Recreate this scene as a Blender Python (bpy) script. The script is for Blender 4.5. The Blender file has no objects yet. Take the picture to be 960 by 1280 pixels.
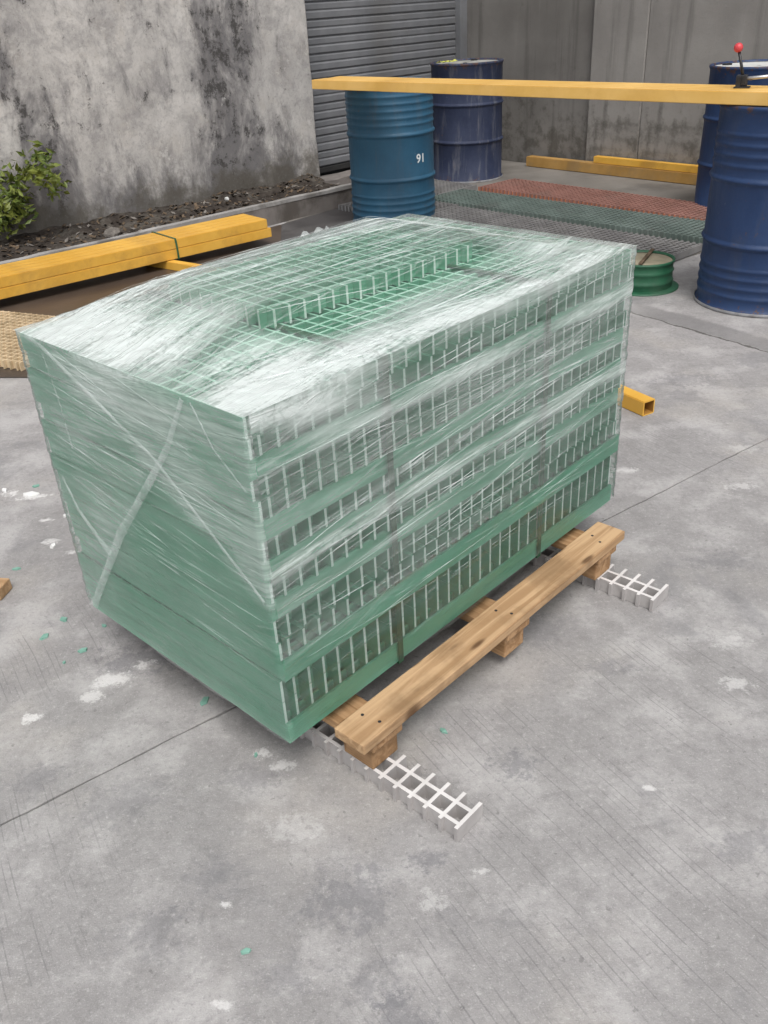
import bpy, bmesh, math, random
from mathutils import Vector, Matrix, noise

random.seed(11)
sc = bpy.context.scene
COL = sc.collection
R = math.radians

# ------------------------------------------------------------------ camera
F_PX, PITCH, ROLL, CAM_H = 1100.18, 0.52990, -0.060765, 1.36104
cd = bpy.data.cameras.new('camera')
cd.sensor_fit = 'VERTICAL'; cd.sensor_height = 36.0; cd.sensor_width = 27.0
cd.lens = F_PX / 1280.0 * 36.0
cd.clip_start = 0.05; cd.clip_end = 300
cam = bpy.data.objects.new('camera', cd); COL.objects.link(cam)
fw = Vector((0, math.cos(PITCH), -math.sin(PITCH)))
r0 = Vector((1, 0, 0)); u0 = r0.cross(fw)
rr = r0 * math.cos(ROLL) + u0 * math.sin(ROLL)
uu = -r0 * math.sin(ROLL) + u0 * math.cos(ROLL)
cm = Matrix((rr, uu, -fw)).transposed().to_4x4()
cm.translation = (0, 0, CAM_H)
cam.matrix_world = cm
sc.camera = cam

# ------------------------------------------------------------------ overcast sky and soft sun
SUN_EL, SUN_AZ = 60.0, 172.0          # azimuth measured clockwise from +Y
wd = bpy.data.worlds.new('World'); sc.world = wd; wd.use_nodes = True
nt = wd.node_tree
bg = nt.nodes['Background']
sky = nt.nodes.new('ShaderNodeTexSky'); sky.sky_type = 'NISHITA'; sky.sun_disc = False
sky.sun_elevation = R(SUN_EL); sky.sun_rotation = R(SUN_AZ)
sky.air_density = 1.0; sky.dust_density = 4.0; sky.ozone_density = 1.0
hs = nt.nodes.new('ShaderNodeHueSaturation'); hs.inputs['Saturation'].default_value = 0.22
nt.links.new(sky.outputs[0], hs.inputs['Color']); nt.links.new(hs.outputs[0], bg.inputs['Color'])
bg.inputs['Strength'].default_value = 0.13
sd = bpy.data.lights.new('sun', 'SUN'); sd.energy = 1.4; sd.angle = R(25); sd.color = (1.0, 0.97, 0.93)
sun = bpy.data.objects.new('sun', sd); COL.objects.link(sun)
az, el = R(SUN_AZ), R(SUN_EL)
to_sun = Vector((math.sin(az) * math.cos(el), math.cos(az) * math.cos(el), math.sin(el)))
sun.rotation_euler = to_sun.to_track_quat('Z', 'Y').to_euler()
sun.location = (0, 0, 8)
sc.view_settings.view_transform = 'Standard'; sc.view_settings.look = 'None'
sc.view_settings.exposure = 0.40; sc.view_settings.gamma = 1.0
sc.view_settings.use_curve_mapping = False
sc.cycles.transparent_max_bounces = 12
sc.cycles.max_bounces = 6
sc.cycles.diffuse_bounces = 3
sc.cycles.glossy_bounces = 2
sc.cycles.transmission_bounces = 3
sc.cycles.use_denoising = True
sc.cycles.use_adaptive_sampling = True
sc.cycles.adaptive_threshold = 0.02

# ------------------------------------------------------------------ material helpers
class NB:
    def __init__(s, name):
        s.m = bpy.data.materials.new(name); s.m.use_nodes = True
        s.t = s.m.node_tree; s.t.nodes.clear()
        s.out = s.t.nodes.new('ShaderNodeOutputMaterial')
    def n(s, kind, **kw):
        nd = s.t.nodes.new('ShaderNode' + kind)
        for k, v in kw.items():
            setattr(nd, k, v)
        return nd
    def put(s, sock, v):
        if isinstance(v, bpy.types.NodeSocket): s.t.links.new(v, sock)
        elif isinstance(v, (tuple, list)) and sock.type == 'RGBA' and len(v) == 3: sock.default_value = (*v, 1)
        else: sock.default_value = v
    def coord(s, which='Object'):
        return s.n('TexCoord').outputs[which]
    def mapping(s, vec, loc=(0, 0, 0), rot=(0, 0, 0), scale=(1, 1, 1)):
        m = s.n('Mapping'); s.put(m.inputs[0], vec)
        m.inputs[1].default_value = loc; m.inputs[2].default_value = rot; m.inputs[3].default_value = scale
        return m.outputs[0]
    def noise(s, vec, scale, detail=4, rough=0.55, dist=0.0, color=False):
        nd = s.n('TexNoise'); s.put(nd.inputs['Vector'], vec); nd.inputs['Scale'].default_value = scale
        nd.inputs['Detail'].default_value = detail; nd.inputs['Roughness'].default_value = rough
        nd.inputs['Distortion'].default_value = dist
        return nd.outputs[1 if color else 0]
    def math(s, op, a, b=0.0, c=None, clamp=False):
        nd = s.n('Math', operation=op, use_clamp=clamp); s.put(nd.inputs[0], a); s.put(nd.inputs[1], b)
        if c is not None: s.put(nd.inputs[2], c)
        return nd.outputs[0]
    def step(s, v, lo, hi, a=0.0, b=1.0):
        nd = s.n('MapRange', interpolation_type='SMOOTHSTEP'); s.put(nd.inputs[0], v)
        nd.inputs[1].default_value = lo; nd.inputs[2].default_value = hi
        nd.inputs[3].default_value = a; nd.inputs[4].default_value = b
        return nd.outputs[0]
    def mix(s, f, a, b, mode='MIX'):
        nd = s.n('Mix', data_type='RGBA', blend_type=mode)
        s.put(nd.inputs[0], f); s.put(nd.inputs[6], a); s.put(nd.inputs[7], b)
        return nd.outputs[2]
    def sep(s, vec):
        nd = s.n('SeparateXYZ'); s.put(nd.inputs[0], vec); return nd.outputs
    def bump(s, h, strength=0.3, dist=0.01, normal=None):
        nd = s.n('Bump'); s.put(nd.inputs['Height'], h); nd.inputs['Strength'].default_value = strength
        nd.inputs['Distance'].default_value = dist
        if normal is not None: s.put(nd.inputs['Normal'], normal)
        return nd.outputs[0]
    def principled(s, color, rough=0.6, normal=None, metallic=0.0, spec=0.5, **kw):
        b = s.n('BsdfPrincipled'); s.put(b.inputs['Base Color'], color); s.put(b.inputs['Roughness'], rough)
        s.put(b.inputs['Metallic'], metallic); s.put(b.inputs['Specular IOR Level'], spec)
        for k, v in kw.items(): s.put(b.inputs[k], v)
        if normal is not None: s.put(b.inputs['Normal'], normal)
        s.t.links.new(b.outputs[0], s.out.inputs[0]); return b

def worn(name, c1, c2, scale=8, rough=(0.4, 0.65), bumpd=0.002, fine=90, spec=0.5, dirt=None, dirt_amt=0.5, metallic=0.0):
    """plain paint, plastic or steel with uneven tone, grime and fine relief"""
    b = NB(name); v = b.coord()
    n1 = b.noise(v, scale, 6, 0.6); n2 = b.noise(v, fine, 3, 0.6)
    c = b.mix(b.step(n1, 0.3, 0.7), c1, c2)
    if dirt is not None:
        n3 = b.noise(v, scale * 0.6, 8, 0.7, 0.4)
        c = b.mix(b.math('MULTIPLY', b.step(n3, 0.48, 0.66), dirt_amt), c, dirt)
    r = b.step(n1, 0.2, 0.8, rough[0], rough[1])
    b.principled(c, r, b.bump(n2, 0.35, bumpd), metallic, spec)
    return b.m

# ---- materials
def mat_floor():
    b = NB('yard_concrete'); v = b.coord()
    big = b.noise(v, 0.9, 5, 0.6); mid = b.noise(v, 4.5, 8, 0.65); fine = b.noise(v, 85, 6, 0.75); grit = b.noise(v, 330, 2, 0.6)
    c = b.mix(b.step(big, 0.3, 0.7), (0.258, 0.249, 0.246), (0.318, 0.307, 0.304))
    m2 = b.noise(b.mapping(v, (2, 9, 0)), 22, 9, 0.76)
    c = b.mix(b.step(m2, 0.36, 0.56, 0.45, 0), c, (0.19, 0.183, 0.18))
    c = b.mix(b.step(mid, 0.45, 0.66), c, (0.395, 0.383, 0.378))
    warm = b.noise(b.mapping(v, (7, 3, 0)), 2.1, 4, 0.6)
    c = b.mix(b.math('MULTIPLY', b.step(warm, 0.5, 0.7), 0.5), c, (0.40, 0.375, 0.345))
    # broom grooves in patches, roughly square to the joint
    vd = b.n('VectorMath', operation='ADD'); b.put(vd.inputs[0], v)
    sc_ = b.n('VectorMath', operation='SCALE'); b.put(sc_.inputs[0], b.noise(v, 1.1, 2, 0.5, color=True)); sc_.inputs['Scale'].default_value = 0.09
    b.put(vd.inputs[1], sc_.outputs[0])
    rv = b.mapping(vd.outputs[0], rot=(0, 0, R(60)))
    ry = b.sep(rv)[1]
    ph = b.math('ADD', b.math('MULTIPLY', ry, 2 * math.pi / 0.0135), b.math('MULTIPLY', b.noise(b.mapping(rv, scale=(0.8, 24, 1)), 1.0, 2, 0.5), 6.0))
    wv = b.math('SINE', ph)
    keep = b.step(b.noise(b.mapping(rv, (3, 3, 0), scale=(5.0, 75, 1)), 1.0, 3, 0.6), 0.46, 0.60)
    gl = b.math('MULTIPLY', b.step(wv, 0.70, 1.0), keep)
    patch = None
    for (px, py, pr) in ((.36, 1.02, .34), (.16, 1.33, .16), (-.78, 1.05, .30), (-.86, 1.74, .22), (.95, 2.65, .30), (.62, 1.5, .25), (.1, .78, .25)):
        ln = b.n('VectorMath', operation='DISTANCE'); b.put(ln.inputs[0], v); ln.inputs[1].default_value = (px, py, 0)
        e = b.step(b.math('ADD', ln.outputs['Value'], b.math('MULTIPLY', b.math('SUBTRACT', mid, 0.5), 0.5)), pr * 0.55, pr * 1.1, 1, 0)
        patch = e if patch is None else b.math('MAXIMUM', patch, e)
    gm = b.math('MAXIMUM', patch, b.math('MULTIPLY', b.step(b.noise(b.mapping(v, (1.3, 5.2, 0)), 1.6, 3, 0.5), 0.52, 0.66), 0.6))
    gl = b.math('MULTIPLY', gl, gm)
    c = b.mix(b.math('MULTIPLY', gl, 0.52), c, (0.14, 0.135, 0.14))
    # speckle
    c = b.mix(b.step(fine, 0.50, 0.72, 0, 0.55), c, (0.17, 0.165, 0.168))
    c = b.mix(b.step(fine, 0.30, 0.46, 0.40, 0), c, (0.56, 0.545, 0.535))
    pit = b.noise(b.mapping(v, (4, 4, 0)), 46, 3, 0.6)
    c = b.mix(b.step(pit, 0.66, 0.72, 0, 0.5), c, (0.13, 0.125, 0.125))
    c = b.mix(b.math('MULTIPLY', b.step(grit, 0.55, 0.75), 0.34), c, (0.62, 0.61, 0.60))
    # damp and oil blotches
    blot = b.noise(b.mapping(v, (3.1, 8.0, 0)), 2.6, 9, 0.68, 0.3)
    c = b.mix(b.math('MULTIPLY', b.step(blot, 0.56, 0.64), 0.34), c, (0.16, 0.16, 0.17))
    wob = b.noise(v, 11, 7, 0.75); wob2 = b.noise(v, 48, 6, 0.8)
    def spot(x, y, rad, sx=1.0, rot=0.0, amt=0.45, nz=1.0):
        mv = b.mapping(b.mapping(v, (-x, -y, 0)), rot=(0, 0, -rot), scale=(1, sx, 0))
        ln = b.n('VectorMath', operation='LENGTH'); b.put(ln.inputs[0], mv)
        d = b.math('DIVIDE', ln.outputs['Value'], rad)
        d = b.math('ADD', d, b.math('MULTIPLY', b.math('SUBTRACT', wob, 0.5), 3.6 * nz))
        d = b.math('ADD', d, b.math('MULTIPLY', b.math('SUBTRACT', wob2, 0.5), 6.0 * nz))
        return b.math('MULTIPLY', b.step(d, 0.35, 1.25, 1, 0), amt)
    for (x, y, rad, sx, rot, amt) in [(-.10, .99, .075, 1.2, .5, .42), (.23, 1.28, .045, 1, 0, .45), (-.06, .84, .05, 1.3, .3, .35),
                                      (.05, 1.06, .035, 1.6, 0, .5), (-.35, 1.05, .05, 1, 0, .28), (-.20, .86, .05, 1.5, .5, .3),
                                      (-.55, 1.25, .09, 1.4, .6, .25), (-.3, 1.28, .05, 1.2, 0, .3), (.35, 1.7, .07, 1, 0, .3), (-.62, 1.68, .10, 1.6, .6, .5), (.62, 1.05, .05, 1.5, .2, .3), (-.45, .95, .06, 1.3, .8, .3), (-.02, .76, .05, 1, 0, .4), (.5, 1.55, .05, 2, .4, .35), (-.75, 1.32, .06, 1.6, .3, .3), (.9, 1.95, .08, 1.8, .5, .3), (1.2, 3.2, .12, 2, -.8, .35)]:
        c = b.mix(spot(x, y, rad, sx, rot, amt), c, (0.125, 0.125, 0.14))
    for (x, y, rad, sx, rot, amt) in [(-.66, 1.616, .055, 2.0, .7, .9), (-.60, 1.66, .03, 1.4, .3, .9), (-.82, 1.50, .022, 1.3, 0, .95), (-.29, 1.35, .022, 1.4, .4, .8),
                                      (-.24, 1.31, .028, 2.2, .6, .7), (-.70, 1.56, .03, 1.8, .6, .7), (-.318, .995, .014, 1.8, .8, .85), (-.30, .815, .018, 2, .3, .7),
                                      (.482, 1.196, .016, 2.4, -.9, .8), (.13, 1.03, .018, 2.2, -.6, .6), (.04, .98, .028, 1.3, 0, .4), (.759, 1.473, .04, 2, -.3, .55),
                                      (.80, 1.62, .05, 1.5, 0, .35), (.781, 2.496, .05, 2.6, 0, .6), (-1.15, 2.56, .05, 2.2, .1, .95), (-1.23, 2.60, .03, 1.5, .1, .95),
                                      (-1.06, 2.40, .022, 2, .3, .95), (-1.0, 2.27, .03, 1.8, 0, .8), (-.92, 2.2, .022, 2, .2, .8), (-.93, 2.5, .016, 2, .2, .8),
                                      (1.1, 2.35, .05, 2.0, .2, .5), (1.2, 2.6, .06, 2.0, .2, .35), (.95, 3.7, .05, 1.5, 0, .4), (-.2, 1.15, .05, 1.4, .2, .3)]:
        c = b.mix(spot(x, y, rad * 0.85, sx, rot, amt * 0.75), c, (0.70, 0.69, 0.68))
    # older, darker concrete strip towards the drums, with a crack along its near edge
    ns, ew = Vector((1.365, 3.861)), Vector((1.635, 3.446))
    dv = (ew - ns).normalized(); nv = Vector((-dv.y, dv.x))
    if nv.y < 0: nv = -nv
    x, y, z = b.sep(v)
    dd = b.math('ADD', b.math('MULTIPLY', b.math('SUBTRACT', x, ns.x), nv.x), b.math('MULTIPLY', b.math('SUBTRACT', y, ns.y), nv.y))
    dd = b.math('ADD', dd, b.math('MULTIPLY', b.math('SUBTRACT', b.noise(v, 9, 5, 0.65), 0.5), 0.07))
    al = b.math('ADD', b.math('MULTIPLY', b.math('SUBTRACT', x, ns.x), dv.x), b.math('MULTIPLY', b.math('SUBTRACT', y, ns.y), dv.y))
    onr = b.step(al, -0.5, -0.1)
    band = b.math('MULTIPLY', b.math('MULTIPLY', b.step(dd, 0.0, 0.015), b.step(dd, 0.12, 0.16, 1, 0)), onr)
    c = b.mix(b.math('MULTIPLY', band, 0.62), c, (0.17, 0.165, 0.165))
    crack = b.math('MULTIPLY', b.step(b.math('ABSOLUTE', dd), 0.003, 0.009, 1, 0), onr)
    c = b.mix(b.math('MULTIPLY', crack, 0.85), c, (0.07, 0.065, 0.06))
    h = b.math('ADD', b.math('MULTIPLY', fine, 0.6), b.math('MULTIPLY', grit, 0.25))
    b.principled(c, b.step(mid, 0.2, 0.8, 0.62, 0.85), b.bump(h, 0.6, 0.006), spec=0.35)
    return b.m

def mat_left_wall():
    b = NB('mouldy_plaster'); v = b.coord(); x, y, z = b.sep(v)
    n1 = b.noise(v, 1.7, 10, 0.68, 0.3); n2 = b.noise(b.mapping(v, (4, 1, 2), scale=(2.4, 2.4, 1.0)), 1.6, 12, 0.72, 0.35)
    n3 = b.noise(v, 10, 12, 0.80); n4 = b.noise(v, 45, 6, 0.75); n5 = b.noise(b.mapping(v, (9, 2, 5)), 3.4, 12, 0.78, 0.5)
    c = b.mix(b.step(n1, 0.35, 0.65), (0.39, 0.375, 0.36), (0.575, 0.555, 0.53))
    c = b.mix(b.math('MULTIPLY', b.step(n5, 0.5, 0.66), 0.55), c, (0.40, 0.365, 0.325))
    # mould: run-down streaks, patches, a broad dark run
    def hump(val, c0, w): return b.step(b.math('ABSOLUTE', b.math('SUBTRACT', val, c0)), w * 0.25, w, 1, 0)
    run = b.math('ADD', b.math('MULTIPLY', hump(x, 0.74, 0.42), 0.12), b.math('MULTIPLY', hump(x, 1.14, 0.16), 0.05))
    run = b.math('ADD', run, b.math('MULTIPLY', hump(x, -0.95, 0.7), 0.08))
    low = b.math('MULTIPLY', b.step(z, 0.15, 0.75, 1, 0), 0.13)
    k = b.math('ADD', b.math('ADD', n2, run), low)
    c = b.mix(b.step(b.noise(b.mapping(v, (1, 8, 3)), 5.5, 12, 0.78, 0.3), 0.38, 0.56, 0.60, 0), c, (0.26, 0.25, 0.25))
    c = b.mix(b.step(k, 0.50, 0.70, 0, 0.85), c, (0.125, 0.12, 0.125))
    k2 = b.math('ADD', b.math('ADD', n3, b.math('MULTIPLY', run, 0.6)), b.math('MULTIPLY', b.math('SUBTRACT', n2, 0.5), 0.5))
    c = b.mix(b.step(k2, 0.585, 0.67, 0, 0.88), c, (0.055, 0.052, 0.05))
    # peeled lighter flakes
    c = b.mix(b.step(b.math('SUBTRACT', n5, b.math('MULTIPLY', run, 0.4)), 0.585, 0.66, 0, 0.75), c, (0.60, 0.585, 0.565))
    k3 = b.math('ADD', b.math('ADD', b.noise(v, 3.0, 9, 0.7), b.math('MULTIPLY', b.step(z, 0.12, 0.55, 1, 0), 0.30)), 0.0)
    c = b.mix(b.step(k3, 0.62, 0.82, 0, 0.85), c, (0.10, 0.09, 0.075))
    c = b.mix(b.math('MULTIPLY', b.step(n4, 0.50, 0.70), 0.5), c, (0.18, 0.175, 0.17))
    h = b.math('ADD', b.math('MULTIPLY', n3, 0.7), b.math('MULTIPLY', n4, 0.3))
    b.principled(c, 0.9, b.bump(h, 0.6, 0.012), spec=0.2)
    return b.m

def mat_rear_wall(name, c1, c2):
    b = NB(name); v = b.coord(); x, y, z = b.sep(v)
    n1 = b.noise(v, 1.4, 8, 0.6); n2 = b.noise(b.mapping(v, scale=(6, 6, 0.35)), 1.6, 8, 0.65); n3 = b.noise(v, 7, 8, 0.7); n4 = b.noise(v, 70, 4, 0.7)
    c = b.mix(b.step(n1, 0.3, 0.7), c1, c2)
    c = b.mix(b.step(n2, 0.52, 0.72, 0, 0.55), c, tuple(q * 0.55 for q in c1))
    c = b.mix(b.step(n2, 0.25, 0.42, 0.4, 0), c, tuple(q * 1.25 for q in c2))
    low = b.step(z, 0.15, 0.85, 1, 0)
    k = b.math('ADD', n3, b.math('MULTIPLY', low, 0.20))
    c = b.mix(b.step(k, 0.60, 0.80, 0, 0.6), c, (0.06, 0.055, 0.045))
    c = b.mix(b.math('MULTIPLY', b.step(n4, 0.55, 0.75), 0.3), c, (0.12, 0.115, 0.11))
    b.principled(c, 0.9, b.bump(b.math('ADD', n3, b.math('MULTIPLY', n4, 0.4)), 0.45, 0.008), spec=0.2)
    return b.m

def mat_grating(name, c1, c2, film=False):
    b = NB(name); v = b.coord()
    n1 = b.noise(v, 7, 6, 0.6); n2 = b.noise(v, 140, 3, 0.6); n3 = b.noise(b.mapping(v, scale=(2, 2, 60)), 4, 4, 0.6)
    c = b.mix(b.step(n1, 0.3, 0.7), c1, c2)
    c = b.mix(b.math('MULTIPLY', b.step(n3, 0.55, 0.75), 0.35), c, tuple(min(1, q * 1.5 + 0.05) for q in c2))
    c = b.mix(b.math('MULTIPLY', b.step(n2, 0.6, 0.75), 0.3), c, tuple(min(1, q * 1.3 + 0.08) for q in c2))
    b.principled(c, b.step(n1, 0.2, 0.8, 0.35, 0.55), b.bump(n2, 0.25, 0.001), spec=0.5)
    return b.m

def mat_wood(name, c1, c2, axis=0):
    b = NB(name); v = b.coord()
    s = [52, 52, 52]; s[axis] = 2.4
    n1 = b.noise(b.mapping(v, scale=tuple(s)), 1.0, 6, 0.6, 0.6); n2 = b.noise(v, 4, 5, 0.6); n3 = b.noise(v, 120, 3, 0.6)
    c = b.mix(b.step(n1, 0.38, 0.62), tuple(q * 0.95 for q in c1), c2)
    c = b.mix(b.step(n2, 0.50, 0.66, 0, 0.6), c, tuple(q * 0.5 for q in c1))
    kn = b.n('TexVoronoi'); b.put(kn.inputs['Vector'], b.mapping(v, (0.3, 0.2, 0.1), scale=(6, 22, 4))); kn.inputs['Scale'].default_value = 1.0
    c = b.mix(b.step(kn.outputs['Distance'], 0.08, 0.22, 0.8, 0), c, (0.07, 0.03, 0.012))
    b.principled(c, 0.72, b.bump(b.math('ADD', n1, b.math('MULTIPLY', n3, 0.3)), 0.4, 0.003), spec=0.3)
    return b.m

def mat_film():
    b = NB('stretch_film'); uv = b.n('UVMap'); uv.uv_map = 'UVMap'; u = uv.outputs[0]
    hz = b.n('Attribute', attribute_name='haze').outputs['Fac']
    sk = b.n('Attribute', attribute_name='streak').outputs['Fac']
    def ridge(rot, sx, sy, w, loc):
        n = b.noise(b.mapping(b.mapping(u, loc, (0, 0, R(rot))), scale=(sx, sy, 1)), 1.0, 1.5, 0.5, 0.12)
        return b.step(b.math('ABSOLUTE', b.math('SUBTRACT', n, 0.5)), 0.0, w, 1, 0)
    r1 = ridge(-5, 1.3, 42, 0.014, (0, 0, 0)); r2 = ridge(6, 1.1, 60, 0.012, (3, 1, 0)); r3 = ridge(-14, 0.9, 26, 0.009, (7, 2, 0)); r4 = ridge(2, 2.2, 110, 0.05, (1, 9, 0))
    lines = b.math('ADD', b.math('ADD', b.math('MULTIPLY', r1, 0.26), b.math('MULTIPLY', r2, 0.20)), b.math('ADD', b.math('MULTIPLY', r3, 0.22), b.math('MULTIPLY', r4, 0.05)))
    gate = b.step(b.noise(b.mapping(u, (5, 5, 0), scale=(2.2, 7, 1)), 1.0, 3, 0.6), 0.36, 0.62, 0.15, 1.0)
    lines = b.math('MULTIPLY', b.math('MULTIPLY', lines, gate), sk)
    cloud = b.noise(b.mapping(u, scale=(4.0, 7.5, 1)), 1.0, 5, 0.6, 0.1)
    fib = b.noise(b.mapping(b.mapping(u, rot=(0, 0, R(-4))), scale=(1.4, 120, 1)), 1.0, 3, 0.6)
    fib2 = b.noise(b.mapping(b.mapping(u, (4, 2, 0), rot=(0, 0, R(7))), scale=(1.1, 70, 1)), 1.0, 3, 0.6)
    crn = b.noise(u, 26, 5, 0.65, 0.3)
    crp = b.step(b.math('ABSOLUTE', b.math('SUBTRACT', crn, 0.5)), 0.0, 0.07, 1, 0)
    cl = b.step(cloud, 0.32, 0.66, 0.55, 1.15)
    fb = b.math('ADD', b.step(fib, 0.32, 0.68, -0.42, 0.42), b.step(fib2, 0.32, 0.68, -0.30, 0.30))
    tx = b.math('ADD', cl, b.math('MULTIPLY', fb, 0.5))
    tx = b.math('SUBTRACT', tx, b.math('MULTIPLY', crp, b.step(hz, 0.35, 0.8, 0.0, 0.22)))
    soft = b.math('MULTIPLY', hz, b.math('MAXIMUM', tx, 0.05))
    fac = b.math('ADD', soft, lines, clamp=True)
    fac = b.math('MINIMUM', fac, 0.90)
    wr = b.math('ADD', b.math('ADD', r1, r2), b.math('MULTIPLY', crn, 2.0))
    nrm = b.bump(wr, 0.35, 0.004)
    dif = b.n('BsdfDiffuse'); b.put(dif.inputs[0], (0.92, 0.975, 0.955)); b.put(dif.inputs['Normal'], nrm)
    trl = b.n('BsdfTranslucent'); b.put(trl.inputs[0], (0.92, 0.975, 0.955)); b.put(trl.inputs['Normal'], nrm)
    gls = b.n('BsdfGlossy'); b.put(gls.inputs[0], (0.95, 0.97, 0.97)); gls.inputs['Roughness'].default_value = 0.16; b.put(gls.inputs['Normal'], nrm)
    tr = b.n('BsdfTransparent'); b.put(tr.inputs[0], (0.965, 0.985, 0.98))
    fr = b.n('Fresnel'); fr.inputs[0].default_value = 1.5; b.put(fr.inputs['Normal'], nrm)
    def mixs(f, a, c):
        m = b.n('MixShader'); b.put(m.inputs[0], f); b.t.links.new(a, m.inputs[1]); b.t.links.new(c, m.inputs[2]); return m.outputs[0]
    body = mixs(0.28, dif.outputs[0], trl.outputs[0])
    sheet = mixs(fac, tr.outputs[0], body)
    full = mixs(b.math('MULTIPLY', fr.outputs[0], 0.8, clamp=True), sheet, gls.outputs[0])
    b.t.links.new(full, b.out.inputs[0])
    return b.m

def mat_crease(nm, lo, hi, scl):
    b = NB(nm); v = b.coord()
    n = b.noise(v, scl, 4, 0.6)
    dif = b.n('BsdfDiffuse'); b.put(dif.inputs[0], (0.84, 0.90, 0.88))
    gls = b.n('BsdfGlossy'); gls.inputs['Roughness'].default_value = 0.2
    tr = b.n('BsdfTransparent')
    m1 = b.n('MixShader'); m1.inputs[0].default_value = 0.15
    b.t.links.new(dif.outputs[0], m1.inputs[1]); b.t.links.new(gls.outputs[0], m1.inputs[2])
    m2 = b.n('MixShader'); b.put(m2.inputs[0], b.step(n, 0.3, 0.7, lo, hi))
    b.t.links.new(tr.outputs[0], m2.inputs[1]); b.t.links.new(m1.outputs[0], m2.inputs[2])
    b.t.links.new(m2.outputs[0], b.out.inputs[0])
    return b.m

def mat_drum(name, c1, c2, dust, amt=0.5, rough=0.42):
    b = NB(name); v = b.coord(); x, y, z = b.sep(v)
    n1 = b.noise(v, 3.5, 7, 0.65); sc1 = b.noise(b.mapping(v, scale=(7, 7, 1.0)), 2.2, 8, 0.7, 0.4); n2 = b.noise(v, 26, 8, 0.75); n3 = b.noise(v, 90, 3, 0.6)
    c = b.mix(b.step(n1, 0.3, 0.7), c1, c2)
    c = b.mix(b.step(sc1, 0.50, 0.68, 0, amt), c, dust)
    edge = b.math('MAXIMUM', b.step(z, 0.0, 0.07, 1, 0), b.step(z, 0.80, 0.88, 0, 1))
    k = b.math('ADD', n2, b.math('MULTIPLY', edge, 0.13))
    c = b.mix(b.step(k, 0.63, 0.69, 0, 0.8), c, (0.095, 0.045, 0.022))
    c = b.mix(b.step(b.noise(b.mapping(v, (3, 1, 4)), 40, 6, 0.75), 0.66, 0.72, 0, 0.6), c, (0.22, 0.25, 0.30))
    b.principled(c, b.step(sc1, 0.3, 0.7, rough, rough + 0.25), b.bump(b.math('ADD', b.math('MULTIPLY', n1, 2.0), b.math('MULTIPLY', n3, 0.12)), 0.25, 0.012), spec=0.45)
    return b.m

def mat_leaf():
    b = NB('leaf'); v = b.coord()
    n = b.noise(v, 9, 3, 0.6)
    c = b.mix(b.step(n, 0.3, 0.7), (0.05, 0.085, 0.014), (0.19, 0.22, 0.04))
    b.principled(c, 0.5, spec=0.4, **{'Transmission Weight': 0.0})
    return b.m

M = {}
M['floor'] = mat_floor()
M['wallL'] = mat_left_wall()
M['wallR'] = mat_rear_wall('grey_render', (0.15, 0.142, 0.132), (0.215, 0.205, 0.192))
M['wallR2'] = mat_rear_wall('pale_render', (0.225, 0.213, 0.20), (0.31, 0.296, 0.277))
M['kerb'] = worn('kerb_concrete', (0.13, 0.118, 0.11), (0.21, 0.19, 0.178), 4, (0.75, 0.95), 0.005, 60, 0.25, (0.07, 0.06, 0.05), 0.7)
M['kerb_top'] = worn('kerb_edge', (0.26, 0.25, 0.24), (0.36, 0.35, 0.34), 6, (0.75, 0.95), 0.005, 60, 0.25, (0.12, 0.11, 0.1), 0.6)
M['soil'] = worn('soil', (0.025, 0.02, 0.017), (0.065, 0.055, 0.047), 9, (0.85, 1.0), 0.02, 40, 0.15, (0.16, 0.15, 0.13), 0.4)
M['mud'] = worn('wet_brown_screed', (0.062, 0.045, 0.034), (0.095, 0.070, 0.053), 1.6, (0.3, 0.5), 0.003, 40, 0.5, (0.035, 0.03, 0.027), 0.6)
M['rearfloor'] = worn('dark_beige_concrete', (0.135, 0.125, 0.112), (0.205, 0.19, 0.172), 2.2, (0.6, 0.9), 0.004, 60, 0.3, (0.09, 0.085, 0.08), 0.6)  # darker, more beige than the front yard
M['darkfloor'] = worn('dark_grey_concrete', (0.05, 0.047, 0.047), (0.085, 0.08, 0.08), 2.5, (0.5, 0.8), 0.004, 60, 0.35, (0.13, 0.125, 0.12), 0.5)  # darker grey than the rear floor around it
M['shutter'] = worn('shutter_steel', (0.13, 0.135, 0.145), (0.18, 0.185, 0.195), 3, (0.4, 0.6), 0.001, 80, 0.5, (0.12, 0.115, 0.11), 0.45)
M['dark'] = worn('dark_gap', (0.02, 0.02, 0.02), (0.03, 0.03, 0.03), 3)
M['green'] = mat_grating('green_fibreglass', (0.120, 0.385, 0.245), (0.150, 0.44, 0.285))
M['green_top'] = mat_grating('green_hazed_grit_top', (0.30, 0.58, 0.43), (0.42, 0.68, 0.54))  # gritty bar tops, with the film's white haze put into the colour
M['green_mid'] = mat_grating('green_plain_grit', (0.12, 0.37, 0.24), (0.15, 0.42, 0.28))
M['green_cut'] = mat_grating('green_cut_end', (0.62, 0.80, 0.70), (0.74, 0.86, 0.79))
M['beige'] = worn('beige_shaded_sides', (0.36, 0.34, 0.335), (0.46, 0.44, 0.43), 12, (0.45, 0.65), 0.001, 150, 0.4, (0.24, 0.22, 0.21), 0.5)  # body darker than the top: shade on the sides put into the colour
M['beige_lit_top'] = worn('beige_lit_top', (0.58, 0.56, 0.55), (0.68, 0.66, 0.65), 12, (0.45, 0.65), 0.001, 150, 0.4, (0.4, 0.38, 0.36), 0.4)  # same fibreglass, paler: light from above put into the colour
M['tan'] = worn('tan_fibreglass', (0.55, 0.42, 0.26), (0.72, 0.57, 0.38), 9, (0.45, 0.65), 0.001, 120, 0.4, (0.2, 0.14, 0.07), 0.5)
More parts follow.
